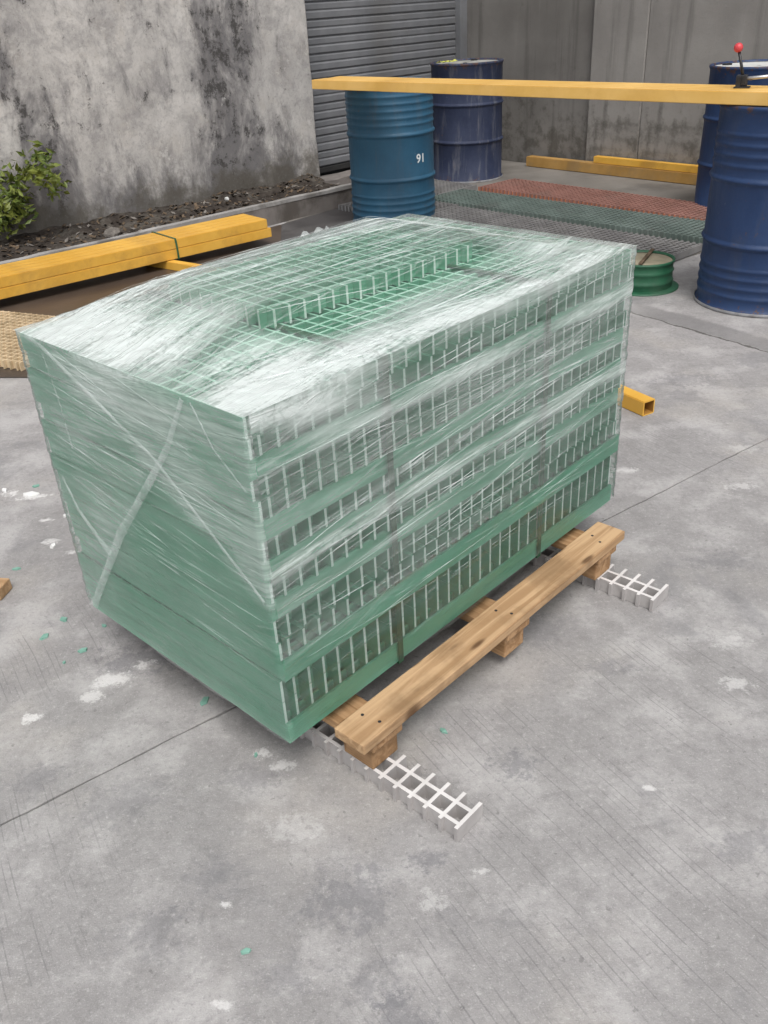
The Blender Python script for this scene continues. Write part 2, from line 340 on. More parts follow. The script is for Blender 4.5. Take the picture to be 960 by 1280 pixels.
M['red_g'] = worn('red_fibreglass', (0.25, 0.125, 0.10), (0.33, 0.17, 0.14), 5, (0.5, 0.7), 0.001, 120, 0.4, (0.2, 0.14, 0.12), 0.5)
M['red_cut'] = worn('red_cut', (0.52, 0.16, 0.06), (0.62, 0.22, 0.1), 5, (0.5, 0.7), 0.001, 120, 0.4)
M['grgreen'] = worn('dusty_green_fibreglass', (0.115, 0.15, 0.135), (0.17, 0.215, 0.195), 5, (0.5, 0.7), 0.001, 120, 0.4, (0.1, 0.1, 0.095), 0.5)
M['grey_g'] = worn('grey_fibreglass', (0.17, 0.165, 0.165), (0.25, 0.245, 0.24), 5, (0.5, 0.7), 0.001, 120, 0.4, (0.1, 0.095, 0.09), 0.5)
M['wood'] = mat_wood('pallet_timber', (0.37, 0.225, 0.115), (0.52, 0.345, 0.195), 0)
M['wood2'] = mat_wood('pallet_timber_cross', (0.30, 0.17, 0.08), (0.45, 0.275, 0.145), 1)
M['yellow'] = worn('yellow_fibreglass', (0.62, 0.335, 0.045), (0.71, 0.41, 0.07), 5, (0.4, 0.6), 0.001, 90, 0.45, (0.40, 0.22, 0.05), 0.6)
M['yellow_p'] = worn('pale_yellow_fibreglass', (0.70, 0.42, 0.10), (0.78, 0.50, 0.16), 4, (0.35, 0.55), 0.001, 90, 0.5, (0.6, 0.34, 0.08), 0.4)
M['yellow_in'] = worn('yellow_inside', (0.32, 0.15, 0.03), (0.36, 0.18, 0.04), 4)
M['ochre'] = worn('dusty_ochre_fibreglass', (0.34, 0.19, 0.05), (0.46, 0.27, 0.085), 5, (0.5, 0.7), 0.001, 90, 0.4, (0.25, 0.18, 0.1), 0.5)
M['blue'] = mat_drum('blue_drum_paint', (0.011, 0.032, 0.095), (0.016, 0.043, 0.120), (0.035, 0.05, 0.09))
M['teal'] = mat_drum('teal_drum_paint', (0.018, 0.080, 0.145), (0.026, 0.103, 0.178), (0.06, 0.10, 0.14))
M['oldblue'] = mat_drum('dusty_drum_paint', (0.012, 0.020, 0.052), (0.028, 0.038, 0.078), (0.10, 0.105, 0.13), 0.85, 0.6)
M['rim'] = worn('bare_rim', (0.22, 0.23, 0.25), (0.36, 0.36, 0.37), 12, (0.4, 0.6), 0.001, 90, 0.5, (0.12, 0.1, 0.08), 0.6)
M['lid_white'] = worn('pale_lid', (0.52, 0.53, 0.52), (0.66, 0.66, 0.64), 7, (0.5, 0.7), 0.001, 90, 0.4, (0.3, 0.29, 0.26), 0.5)
M['lid_dust'] = worn('dusty_lid', (0.26, 0.26, 0.24), (0.40, 0.40, 0.37), 7, (0.6, 0.8), 0.001, 90, 0.4, (0.1, 0.1, 0.11), 0.6)
M['bucket'] = worn('green_bucket', (0.014, 0.085, 0.042), (0.022, 0.115, 0.058), 7, (0.4, 0.6), 0.001, 90, 0.5, (0.06, 0.1, 0.07), 0.5)
M['bucket_lid'] = worn('stained_lid', (0.22, 0.195, 0.14), (0.34, 0.30, 0.22), 14, (0.6, 0.85), 0.002, 90, 0.3, (0.14, 0.17, 0.11), 0.7)
M['black'] = worn('black_steel', (0.012, 0.012, 0.014), (0.025, 0.025, 0.028), 20, (0.3, 0.5), 0.001, 120, 0.5)
M['steel'] = worn('bare_steel', (0.42, 0.42, 0.43), (0.55, 0.55, 0.56), 20, (0.3, 0.5), 0.001, 120, 0.5, metallic=0.8)
M['red'] = worn('red_grip', (0.50, 0.035, 0.05), (0.60, 0.06, 0.07), 20, (0.35, 0.5), 0.001, 120, 0.5)
M['white'] = worn('white_paint', (0.62, 0.68, 0.70), (0.74, 0.78, 0.78), 30, (0.5, 0.7), 0.0005, 120, 0.4)
M['rag'] = worn('yellow_green_rag', (0.42, 0.45, 0.08), (0.58, 0.58, 0.14), 20, (0.8, 0.95), 0.003, 60, 0.2, (0.15, 0.15, 0.05), 0.6)
M['strap'] = worn('green_strapping', (0.022, 0.085, 0.038), (0.032, 0.11, 0.05), 20, (0.35, 0.5), 0.0005, 200, 0.5)
M['film'] = mat_film()
M['crease'] = mat_crease('film_crease', 0.12, 0.55, 18)
M['fold'] = mat_crease('film_fold', 0.14, 0.34, 14)
M['leaf'] = mat_leaf()
M['bark'] = worn('bark', (0.06, 0.045, 0.03), (0.12, 0.09, 0.06), 20, (0.8, 0.95), 0.004, 60, 0.2)
M['stone'] = worn('rubble', (0.11, 0.10, 0.09), (0.22, 0.20, 0.18), 14, (0.8, 0.95), 0.004, 60, 0.2)
M['litter'] = worn('leaf_litter', (0.05, 0.035, 0.022), (0.15, 0.11, 0.075), 25, (0.8, 0.95), 0.002, 60, 0.2)

# ------------------------------------------------------------------ object helpers
def link(o, parent=None):
    COL.objects.link(o)
    if parent is not None: o.parent = parent
    return o

def mesh_obj(name, bm, mats, parent=None, smooth=False, recalc=True):
    if recalc: bmesh.ops.recalc_face_normals(bm, faces=bm.faces[:])
    me = bpy.data.meshes.new(name); bm.to_mesh(me); bm.free()
    for m in (mats if isinstance(mats, (list, tuple)) else [mats]): me.materials.append(m)
    if smooth:
        for p in me.polygons: p.use_smooth = True
    return link(bpy.data.objects.new(name, me), parent)

def tag(o, label=None, cat=None, group=None, kind=None):
    if label: o['label'] = label
    if cat: o['category'] = cat
    if group: o['group'] = group
    if kind: o['kind'] = kind
    return o

def empty(name, loc=(0, 0, 0), rz=0.0):
    o = bpy.data.objects.new(name, None); o.empty_display_size = 0.1; link(o)
    o.location = loc; o.rotation_euler = (0, 0, rz); return o

def place(o, loc, rz=0.0, rx=0.0, ry=0.0):
    o.location = loc; o.rotation_euler = (rx, ry, rz); return o

def box(bm, x0, x1, y0, y1, z0, z1, bev=0.0, mat=0):
    vs = [bm.verts.new(p) for p in ((x0, y0, z0), (x1, y0, z0), (x1, y1, z0), (x0, y1, z0), (x0, y0, z1), (x1, y0, z1), (x1, y1, z1), (x0, y1, z1))]
    fs = [bm.faces.new([vs[i] for i in q]) for q in ((3, 2, 1, 0), (4, 5, 6, 7), (0, 1, 5, 4), (1, 2, 6, 5), (2, 3, 7, 6), (3, 0, 4, 7))]
    for f in fs: f.material_index = mat
    if bev:
        es = list({e for f in fs for e in f.edges})
        bmesh.ops.bevel(bm, geom=es, offset=bev, segments=2, profile=0.6, affect='EDGES')

def lathe(bm, prof, seg=72, mat=0, caps=True):
    rings = []
    for (r, z) in prof:
        rings.append([bm.verts.new((r * math.cos(2 * math.pi * i / seg), r * math.sin(2 * math.pi * i / seg), z)) for i in range(seg)])
    for a, b_ in zip(rings, rings[1:]):
        for i in range(seg):
            bm.faces.new((a[i], a[(i + 1) % seg], b_[(i + 1) % seg], b_[i])).material_index = mat
    if caps:
        bm.faces.new(rings[0][::-1]).material_index = mat; bm.faces.new(rings[-1]).material_index = mat

def tube(bm, pts, rad, seg=8, mat=0):
    pts = [Vector(p) for p in pts]; rings = []
    for i, p in enumerate(pts):
        d = (pts[min(i + 1, len(pts) - 1)] - pts[max(i - 1, 0)]).normalized()
        a = d.orthogonal().normalized(); c = d.cross(a)
        r = rad[i] if isinstance(rad, (list, tuple)) else rad
        rings.append([bm.verts.new(p + (a * math.cos(2 * math.pi * k / seg) + c * math.sin(2 * math.pi * k / seg)) * r) for k in range(seg)])
    for a, b_ in zip(rings, rings[1:]):
        for k in range(seg): bm.faces.new((a[k], a[(k + 1) % seg], b_[(k + 1) % seg], b_[k])).material_index = mat
    bm.faces.new(rings[0][::-1]).material_index = mat; bm.faces.new(rings[-1]).material_index = mat

def square_tube(bm, L, w, h, t=0.005):
    """hollow box section lying along +x, open at both ends; material 1 inside"""
    def ring(x, iw, ih): return [bm.verts.new((x, y, z)) for (y, z) in ((-iw, -ih), (iw, -ih), (iw, ih), (-iw, ih))]
    o0, o1 = ring(0, w / 2, h / 2), ring(L, w / 2, h / 2); i0, i1 = ring(0, w / 2 - t, h / 2 - t), ring(L, w / 2 - t, h / 2 - t)
    for k in range(4):
        j = (k + 1) % 4
        bm.faces.new((o0[k], o0[j], o1[j], o1[k]))
        bm.faces.new((i0[k], i1[k], i1[j], i0[j])).material_index = 1
        bm.faces.new((o0[k], i0[k], i0[j], o0[j])); bm.faces.new((o1[k], o1[j], i1[j], i1[k]))
    es = [e for e in bm.edges if abs((e.verts[0].co - e.verts[1].co).x) > L * 0.5 and abs(abs(e.verts[0].co.y) - w / 2) < 1e-6]
    bmesh.ops.bevel(bm, geom=es, offset=min(w, h) * 0.05, segments=2, affect='EDGES')

def tube_obj(name, L, w, h, mat, inside):
    bm = bmesh.new(); square_tube(bm, L, w, h)
    return mesh_obj(name, bm, [mat, inside])

def bar_lines(length, first, pitch, bw, end_bar=True):
    """edges of bars: list of (start, end)"""
    out = []; p = first
    while p + bw <= length + 1e-6:
        out.append((p, p + bw)); p += pitch
    if end_bar and (length - out[-1][1]) > 0.004: out.append((length - bw, length))
    return out

def grating_mesh(name, L, W, H, xbars, ybars, mats, cut_front=False):
    """one-piece moulded grid, no overlapping faces. xbars: bars standing at given x (running along y), ybars likewise.
    materials: 0 body, 1 top, 2 cut ends"""
    xs = sorted({0.0, L} | {q for b_ in xbars for q in b_}); ys = sorted({0.0, W} | {q for b_ in ybars for q in b_})
    def inb(bars, a, c): m = (a + c) / 2; return any(s - 1e-6 <= m <= e + 1e-6 for s, e in bars)
    fx = [inb(xbars, xs[i], xs[i + 1]) for i in range(len(xs) - 1)]; fy = [inb(ybars, ys[j], ys[j + 1]) for j in range(len(ys) - 1)]
    nx, ny = len(fx), len(fy)
    full = lambda i, j: 0 <= i < nx and 0 <= j < ny and (fx[i] or fy[j])
    V = {}; vl = []
    def v(i, j, k):
        if (i, j, k) not in V: V[(i, j, k)] = len(vl); vl.append((xs[i], ys[j], H * k))
        return V[(i, j, k)]
    F = []; mi = []
    for i in range(nx):
        for j in range(ny):
            if not full(i, j): continue
            F.append((v(i, j, 1), v(i + 1, j, 1), v(i + 1, j + 1, 1), v(i, j + 1, 1))); mi.append(1)
            F.append((v(i, j, 0), v(i, j + 1, 0), v(i + 1, j + 1, 0), v(i + 1, j, 0))); mi.append(0)
            if not full(i, j - 1): F.append((v(i, j, 0), v(i + 1, j, 0), v(i + 1, j, 1), v(i, j, 1))); mi.append(2 if (j == 0 and fx[i] and not fy[j]) else 0)
            if not full(i, j + 1): F.append((v(i + 1, j + 1, 0), v(i, j + 1, 0), v(i, j + 1, 1), v(i + 1, j + 1, 1))); mi.append(2 if (j == ny - 1 and not fy[j]) else 0)
            if not full(i - 1, j): F.append((v(i, j + 1, 0), v(i, j, 0), v(i, j, 1), v(i, j + 1, 1))); mi.append(2 if (i == 0 and not fx[i]) else 0)
            if not full(i + 1, j): F.append((v(i + 1, j, 0), v(i + 1, j + 1, 0), v(i + 1, j + 1, 1), v(i + 1, j, 1))); mi.append(2 if (i == nx - 1 and not fx[i]) else 0)
    me = bpy.data.meshes.new(name); me.from_pydata(vl, [], F)
    for m in mats: me.materials.append(m)
    me.polygons.foreach_set('material_index', mi); me.update()
    return me

# ------------------------------------------------------------------ ground with its joint
J0, J1 = Vector((-0.788, 1.201)), Vector((1.314, 2.660))
jd = (J1 - J0).normalized(); jn = Vector((-jd.y, jd.x))
bm = bmesh.new(); rows = []
ts = [-40, -20, -8, -4] + [-2 + i * 0.025 for i in range(int(8 / 0.025))] + [8, 14, 30, 60]
for t in ts:
    c = J0 + jd * t
    wob = 0.006 * noise.noise((t * 2.1, 3.3, 0)) + 0.0025 * noise.noise((t * 23, 1.3, 0))
    hw = 0.0022 + 0.0018 * noise.noise((t * 9, 7.7, 0))
    if t > 2: hw *= 0.75
    a = c + jn * (wob - hw); b_ = c + jn * (wob + hw); lo = c - jn * 60; hi = c + jn * 60
    rows.append([bm.verts.new((lo.x, lo.y, 0)), bm.verts.new((a.x, a.y, 0)), bm.verts.new((a.x, a.y, -0.012)),
                 bm.verts.new((b_.x, b_.y, -0.012)), bm.verts.new((b_.x, b_.y, 0)), bm.verts.new((hi.x, hi.y, 0))])
for a, b_ in zip(rows, rows[1:]):
    for k in range(5): bm.faces.new((a[k], b_[k], b_[k + 1], a[k + 1]))
g = mesh_obj('ground', bm, M['floor'], recalc=False)
for p in g.data.polygons:
    pass
g.data.flip_normals() if g.data.polygons[0].normal.z < 0 else None
tag(g, kind='structure')

# ------------------------------------------------------------------ yard frame: u along the left wall, n out of it
UA = R(42); U = Vector((math.cos(UA), math.sin(UA), 0)); NN = Vector((math.sin(UA), -math.cos(UA), 0))
P0 = Vector((-1.46, 6.56, 0))
def yard(u, n, z=0.0): return P0 + U * u + NN * n + Vector((0, 0, z))

def sheet(name, pts, z, mat):
    bm = bmesh.new(); bm.faces.new([bm.verts.new((x, y, z)) for x, y in pts])
    if bm.faces[:] and True:
        bm.normal_update()
        for f in bm.faces:
            if f.normal.z < 0: f.normal_flip()
    o = mesh_obj(name, bm, mat, recalc=False); tag(o, kind='structure'); return o

k_a, k_b = yard(-3.2, 0.625), yard(1.05, 0.625)
sheet('brown_screed', [(-4.0, 3.9), (-1.66, 3.69), (-0.55, 3.5), (-0.53, 5.25), (-0.60, 6.42), (k_a.x, k_a.y)], 0.004, M['mud'])
rb = yard(3.35, 0.0)
sheet('rear_floor', [(-0.60, 6.40), (-0.53, 5.30), (0.35, 6.05), (1.15, 5.30), (1.60, 4.83), (1.90, 5.02), (2.7, 4.4), (4.2, 5.8), (1.1, 9.3), (-0.05, 8.1)], 0.003, M['rearfloor'])

sheet('dark_concrete', [(-0.60, 6.42), (-0.53, 5.25), (0.12, 5.85), (0.05, 6.75), (-0.10, 7.0), (-0.28, 6.79)], 0.0048, M['darkfloor'])

# kerb with a paler top arris, soil bed behind it
kb = empty('planter_kerb', yard(0, 0.62), UA)
def rough_block(name, x0, x1, y0, y1, z0, z1, mat, parent, amp=0.006, step=0.07, seed=0):
    bm = bmesh.new(); n = max(2, int((x1 - x0) / step)); rings = []
    for i in range(n + 1):
        x = x0 + (x1 - x0) * i / n; ring = []
        for (y, z) in ((y0, z0), (y1, z0), (y1, z1), (y0, z1)):
            d = noise.noise_vector((x * 5 + seed, y * 5, z * 5)) * amp
            ring.append(bm.verts.new((x, y + d.y, z + d.z if z == z1 else z)))
        rings.append(ring)
    for a, b_ in zip(rings, rings[1:]):
        for k in range(4): bm.faces.new((a[k], a[(k + 1) % 4], b_[(k + 1) % 4], b_[k]))
    bm.faces.new(rings[0]); bm.faces.new(rings[-1][::-1])
    return mesh_obj(name, bm, mat, parent)
rough_block('kerb_body', -6.0, 1.36, 0, 0.12, 0, 0.125, M['kerb'], kb, 0.006)
rough_block('kerb_cap', -6.0, 1.36, -0.004, 0.05, 0.126, 0.150, M['kerb_top'], kb, 0.006, seed=4)
tag(kb, 'long low grey concrete kerb in front of the mouldy wall', 'kerb')

bm = bmesh.new(); nx_, ny_ = 190, 16; gv = []
for i in range(nx_ + 1):
    row = []
    for j in range(ny_ + 1):
        u = -6.0 + 7.36 * i / nx_; n = 0.50 - 0.53 * j / ny_
        h = 0.10 + 0.05 * (j / ny_) ** 0.8 + 0.035 * noise.fractal((u * 4, n * 6, 0.4), 0.8, 2.0, 4)
        q = yard(u, n); row.append(bm.verts.new((q.x, q.y, max(h, 0.03))))
    gv.append(row)
for i in range(nx_):
    for j in range(ny_): bm.faces.new((gv[i][j], gv[i + 1][j], gv[i + 1][j + 1], gv[i][j + 1]))
tag(mesh_obj('soil_bed', bm, M['soil'], smooth=True), kind='structure')

# litter of dead leaves and crumbs over the soil
bm = bmesh.new(); rng = random.Random(5)
for k in range(900):
    u = rng.uniform(-1.6, 1.35); n = rng.uniform(0.03, 0.50)
    q = yard(u, n); h = 0.10 + 0.05 * ((0.50 - n) / 0.53) ** 0.8 + 0.035 * noise.fractal((u * 4, n * 6, 0.4), 0.8, 2.0, 4)
    s = rng.uniform(0.008, 0.028); a = rng.uniform(0, 6.28); tl = rng.uniform(-0.6, 0.6)
    d1 = Vector((math.cos(a), math.sin(a), tl)) * s; d2 = Vector((-math.sin(a), math.cos(a), rng.uniform(-.5, .5))) * s * 0.5
    c = Vector((q.x, q.y, h + 0.006))
    vs = [bm.verts.new(c + d1), bm.verts.new(c + d2), bm.verts.new(c - d1), bm.verts.new(c - d2)]; f = bm.faces.new(vs)
    f.material_index = 0 if rng.random() < 0.75 else 1
tag(mesh_obj('leaf_litter', bm, [M['litter'], M['stone']], recalc=False), 'dead leaves and crumbs scattered over the dark soil bed', 'leaf litter', kind='stuff')

def stone(name, loc, s, mat, seed):
    bm = bmesh.new(); bmesh.ops.create_icosphere(bm, subdivisions=2, radius=1)
    for v in bm.verts:
        v.co = Vector((v.co.x * s[0], v.co.y * s[1], v.co.z * s[2])) * (1 + 0.35 * noise.noise(v.co * 1.4 + Vector((seed, 0, 0))))
    return place(mesh_obj(name, bm, mat), loc, seed)
q = yard(-0.62, 0.44); tag(stone('rubble_stone', (q.x, q.y, 0.145), (.06, .045, .035), M['stone'], 1.3), 'pale stone lump on the soil behind the kerb', 'stone')
q = yard(0.35, 0.33); tag(stone('rubble_stone', (q.x, q.y, 0.175), (.018, .018, .014), M['lid_white'], 2.3), 'small white scrap lying on the soil bed', 'scrap')

# ------------------------------------------------------------------ left wall
# the wall's own frame has x = 0 at P0 so the mould runs sit where they do
bmL = bmesh.new(); T, H, X0, X1 = 0.24, 3.6, -7.0, 1.50
rings = []
for i in range(91):
    z = H * i / 90; e = 0.010 * noise.fractal((z * 3, 1.1, 0), 0.7, 2.0, 5)
    rings.append([bmL.verts.new(p) for p in ((X0, 0, z), (X1 - 0.018 + e, 0, z), (X1 + e, 0.018, z), (X1, T, z), (X0, T, z))])
for a, b_ in zip(rings, rings[1:]):
    for k in range(5): bmL.faces.new((a[k], a[(k + 1) % 5], b_[(k + 1) % 5], b_[k]))
bmL.faces.new(rings[0][::-1]); bmL.faces.new(rings[-1])
wl = mesh_obj('plaster_wall', bmL, M['wallL']); place(wl, P0, UA)
tag(wl, 'tall pale plaster wall blotched with black mould behind the kerb', 'wall')

# ------------------------------------------------------------------ roller shutter, recessed beside the wall
S0 = yard(1.50, -0.16); SW = 1.80
sh = empty('roller_shutter', S0, UA)
bm = bmesh.new(); prof = [(0, 0), (-0.012, 0.012), (-0.012, 0.050), (-0.004, 0.062), (-0.010, 0.074), (-0.010, 0.106), (0, 0.118)]
for (ya, za), (yb, zb_) in zip(prof, prof[1:]):
    bm.faces.new([bm.verts.new(p) for p in ((0.0, ya, za), (SW, ya, za), (SW, yb, zb_), (0.0, yb, zb_))])
bmesh.ops.remove_doubles(bm, verts=bm.verts[:], dist=1e-5)
slat = mesh_obj('slat', bm, M['shutter'], sh); slat.location = (0, 0, 0.16)
for k in range(1, 23):
    c = slat.copy(); COL.objects.link(c); c.parent = sh; c.location = (0, 0, 0.16 + 0.1185 * k)
bm = bmesh.new(); box(bm, 0, SW, -0.018, 0.012, 0.115, 0.157, 0.004); mesh_obj('bottom_rail', bm, M['dark'], sh)
bm = bmesh.new(); box(bm, SW + 0.002, SW + 0.11, -0.07, 0.03, 0.0, 3.2, 0.006); mesh_obj('guide_rail', bm, M['shutter'], sh)
bm = bmesh.new(); box(bm, 0.0, SW, 0.02, 0.06, 0.0, 3.2); mesh_obj('backing', bm, M['dark'], sh)
tag(sh, 'closed grey steel roller shutter set back beside the mouldy wall', 'shutter')
th = empty('door_threshold', yard(1.46, 0.0), UA)
rough_block('threshold_slab', -0.02, 1.75, -0.03, 0.13, 0, 0.095, M['kerb'], th, 0.006, seed=9)
tag(th, 'dark concrete threshold along the foot of the roller shutter', 'step')
q = yard(1.42, 0.10)
tag(rough_block('concrete_lump', -0.10, 0.34, -0.16, 0.03, 0, 0.13, M['kerb'], None, 0.02, 0.03, 3), 'rough broken concrete lump at the corner of the mouldy wall', 'rubble')
bpy.data.objects['concrete_lump'].location = q; bpy.data.objects['concrete_lump'].rotation_euler = (0, 0, UA)

# ------------------------------------------------------------------ rear wall: a darker length and a proud paler length
WA = R(-50); WD = Vector((math.cos(WA), math.sin(WA), 0)); WM = Vector((-0.766, -0.643, 0)); Q0 = Vector((2.0, 7.70, 0))
def rear(s, m, z=0.0): return Q0 + WD * s + WM * m + Vector((0, 0, z))
def plain_wall(name, s0, s1, thick, mat, label, m0):
    bm = bmesh.new(); box(bm, 0, s1 - s0, 0, thick, 0, 3.6, 0.008)
    o = mesh_obj(name, bm, mat); place(o, rear(s0, m0), WA); tag(o, label, 'wall'); return o
plain_wall('render_wall', -1.74, -0.165, 0.25, M['wallR'], 'dark grey rendered wall length meeting the roller shutter corner', 0.0)
plain_wall('render_wall', -0.16, 0.335, 0.30, M['wallR2'], 'paler streaked wall pier standing proud of the dark rendered wall', 0.05)
plain_wall('render_wall', 0.338, 4.5, 0.30, M['wallR2'], 'paler streaked rendered wall running behind the two blue drums', 0.043)

# ochre beams lying at its foot
b1 = tube_obj('square_beam', 3.0, 0.08, 0.08, M['ochre'], M['yellow_in']); place(b1, rear(-0.72, 0.10, 0.045), WA)
tag(b1, 'dusty ochre box beam lying on the ground along the rear wall', 'beam')
b2 = tube_obj('square_beam', 2.6, 0.06, 0.05, M['yellow'], M['yellow_in']); place(b2, rear(-0.02, 0.095, 0.112), WA)
tag(b2, 'yellow box beam lying on top of the dusty ochre beam', 'beam')

# ------------------------------------------------------------------ drums
RAD = 0.285
def drum_profile(H=0.88, r=RAD, low_beads=4, high_beads=4):
    p = [(r - 0.012, 0.0), (r + 0.006, 0.002), (r + 0.008, 0.012), (r + 0.004, 0.020), (r - 0.002, 0.024)]
    def bead(z, hgt, amp, n=6):
        for i in range(n + 1):
            f = i / n; p.append((r + amp * math.sin(math.pi * f) ** 2, z - hgt / 2 + hgt * f))
    z = 0.075
    for k in range(low_beads): bead(z, 0.030, 0.0045); z += 0.042
    bead(0.305, 0.040, 0.011, 8)
    bead(0.580, 0.040, 0.011, 8)
    z = 0.640
    for k in range(high_beads): bead(z, 0.030, 0.0045); z += 0.042
    p += [(r - 0.001, H - 0.026), (r + 0.003, H - 0.020), (r + 0.007, H - 0.012), (r + 0.006, H - 0.002), (r - 0.006, H), (r - 0.012, H - 0.012)]
    return p
def drum(x, y, mat, lidmat, label, rz=0.0, beads=(4, 4), bungs=True, group='steel drums'):
    e = empty('steel_drum', (x, y, 0), rz)
    bm = bmesh.new(); prof = drum_profile(low_beads=beads[0], high_beads=beads[1]); lathe(bm, prof, 96, caps=False)
    for v in bm.verts:
        rr_ = math.hypot(v.co.x, v.co.y) or 1; md = math.sin(math.pi * min(1, max(0, v.co.z / 0.88)))
        d = md * (0.004 * noise.noise((v.co.x * 5 + x * 9, v.co.y * 5, v.co.z * 3.4)) - 0.006 * max(0, noise.noise((v.co.x * 8 + y * 7, v.co.y * 8, v.co.z * 7)) - 0.25))
        v.co.x *= 1 + d / rr_; v.co.y *= 1 + d / rr_
    mesh_obj('shell', bm, mat, e, smooth=True)
    bm = bmesh.new(); lathe(bm, [(RAD - 0.010, 0.001), (RAD + 0.0095, 0.0012), (RAD + 0.0115, 0.009), (RAD + 0.0095, 0.017)], 96, caps=False)
    mesh_obj('bottom_rim', bm, M['rim'], e, smooth=True)
    bm = bmesh.new(); lathe(bm, [(RAD - 0.0125, 0.866), (0.20, 0.869), (0.012, 0.866)], 96, caps=True); lid = mesh_obj('lid', bm, lidmat, e, smooth=False)
    if bungs:
        for (bx, by, br) in ((0.19, 0.05, 0.030), (-0.17, -0.09, 0.018)):
            bm = bmesh.new(); lathe(bm, [(br, 0.0), (br, 0.010), (br * 0.8, 0.012), (br * 0.75, 0.007)], 20); o = mesh_obj('bung', bm, M['black'], lid); o.location = (bx, by, 0.867)
    tag(e, label, 'drum', group); return e
dC = drum(0.1976, 6.358, M['teal'], M['lid_dust'], 'teal blue steel drum marked 16 under the beam end', 0.3, (4, 5))
dF = drum(0.875, 7.826, M['oldblue'], M['lid_dust'], 'dusty dark blue steel drum with a rag on its top by the shutter', 0.9, (0, 0))
dN = drum(1.869, 4.141, M['blue'], M['lid_dust'], 'glossy blue steel drum carrying the beams below the toggle clamp', 1.2, (4, 4))
dR = drum(2.490, 6.039, M['blue'], M['lid_white'], 'dark blue steel drum with a pale clean lid behind the clamp', 2.2, (0, 0))

# stencilled number on the teal drum: upside down "16", wrapped onto the shell
fc = bpy.data.curves.new('num', 'FONT'); fc.body = '16'; fc.size = 0.075; fc.align_x = 'CENTER'; fc.align_y = 'CENTER'; fc.offset = 0.0012
fo = bpy.data.objects.new('num', fc); COL.objects.link(fo)
me = bpy.data.meshes.new_from_object(fo.evaluated_get(bpy.context.evaluated_depsgraph_get()))
bpy.data.objects.remove(fo)
bm = bmesh.new(); bm.from_mesh(me)
bmesh.ops.subdivide_edges(bm, edges=[e for e in bm.edges if e.calc_length() > 0.01], cuts=2)
def face_angle(xn):  # world angle on the shell that faces the camera, shifted sideways
    base = math.atan2(-6.358, -0.1976); return base + xn
for v in bm.verts:
    tx, ty = -v.co.x, -v.co.y          # half a turn
    a = face_angle(0.72) + tx / RAD
    v.co = ((RAD + 0.0045) * math.cos(a), (RAD + 0.0045) * math.sin(a), 0.435 + ty)
mk = mesh_obj('painted_number', bm, M['white'], dC, recalc=False)
mk.rotation_euler = (0, 0, -0.3)

# rag on the far drum
bm = bmesh.new(); N_ = 14; gv = []
for i in range(N_):
    row = []
    for j in range(N_):
        x, y = (i / (N_ - 1) - .5) * .14, (j / (N_ - 1) - .5) * .11
        row.append(bm.verts.new((x, y, 0.014 + 0.022 * abs(noise.fractal((x * 16, y * 16, 2.2), 0.8, 2.0, 4)))))
    gv.append(row)
for i in range(N_ - 1):
    for j in range(N_ - 1): bm.faces.new((gv[i][j], gv[i + 1][j], gv[i + 1][j + 1], gv[i][j + 1]))
rg = mesh_obj('crumpled_rag', bm, M['rag'], smooth=True); place(rg, (0.705, 7.75, 0.870), 0.6)
tag(rg, 'crumpled yellow green rag on the dusty dark drum', 'rag')

# ------------------------------------------------------------------ yellow beams across two drums
BD = (Vector((1.7, 3.97, 0)) - Vector((-0.30, 6.12, 0))).normalized(); BA = math.atan2(BD.y, BD.x)
BNv = Vector((-BD.y, BD.x, 0))
if BNv.y < 0: BNv = -BNv
start = Vector((-0.285, 6.06, 0))
desc = ['front', 'second', 'third', 'fourth', 'fifth', 'sixth']
for k in range(4):
    L = 3.9
    o = tube_obj('square_beam', L, 0.058, 0.052, M['yellow_p'], M['yellow_in'])
    st = start + BNv * (0.030 + k * 0.0615) + BD * random.uniform(-0.015, 0.015)
    place(o, (st.x, st.y, 0.882 + 0.026 + 0.001), BA)
    lab = 'pale yellow box beam laid across the teal and blue drums'
    tag(o, lab, 'beam', 'yellow beams laid side by side across two drums')

# toggle clamp on the beams
cl = empty('toggle_clamp', (1.655, 4.165, 0.9355), BA + 0.3)
bm = bmesh.new(); box(bm, -0.03, 0.035, -0.022, 0.022, 0, 0.006, 0.001); box(bm, -0.022, -0.004, -0.018, -0.012, 0.006, 0.045); box(bm, -0.022, 0.02, 0.012, 0.018, 0.0062, 0.05)
mesh_obj('base', bm, M['black'], cl)
bm = bmesh.new(); box(bm, -0.026, 0.020, -0.010, 0.010, 0.0065, 0.052, 0.006); mesh_obj('linkage', bm, M['black'], cl)
bm = bmesh.new(); tube(bm, [(0.0, 0, 0.045), (-0.012, 0.004, 0.085), (-0.030, 0.006, 0.140)], [0.007, 0.006, 0.006]); mesh_obj('lever', bm, M['black'], cl, True)
bm = bmesh.new(); bmesh.ops.create_uvsphere(bm, u_segments=20, v_segments=12, radius=0.019); o = mesh_obj('knob', bm, M['red'], cl, True); o.location = (-0.035, 0.007, 0.155)
bm = bmesh.new(); tube(bm, [(0.01, 0, 0.036), (0.06, 0.0, 0.040), (0.145, 0.0, 0.048)], [0.008, 0.007, 0.007]); mesh_obj('clamp_arm', bm, M['steel'], cl, True)
bm = bmesh.new(); lathe(bm, [(0.006, -0.045), (0.012, -0.044), (0.012, -0.03), (0.005, -0.028), (0.005, 0.012), (0.010, 0.013), (0.010, 0.022), (0.004, 0.023)], 14); o = mesh_obj('spindle', bm, M['steel'], cl, True); o.location = (0.135, 0, 0.046)
tag(cl, 'black toggle clamp with a red ball lever on the yellow beams', 'clamp')

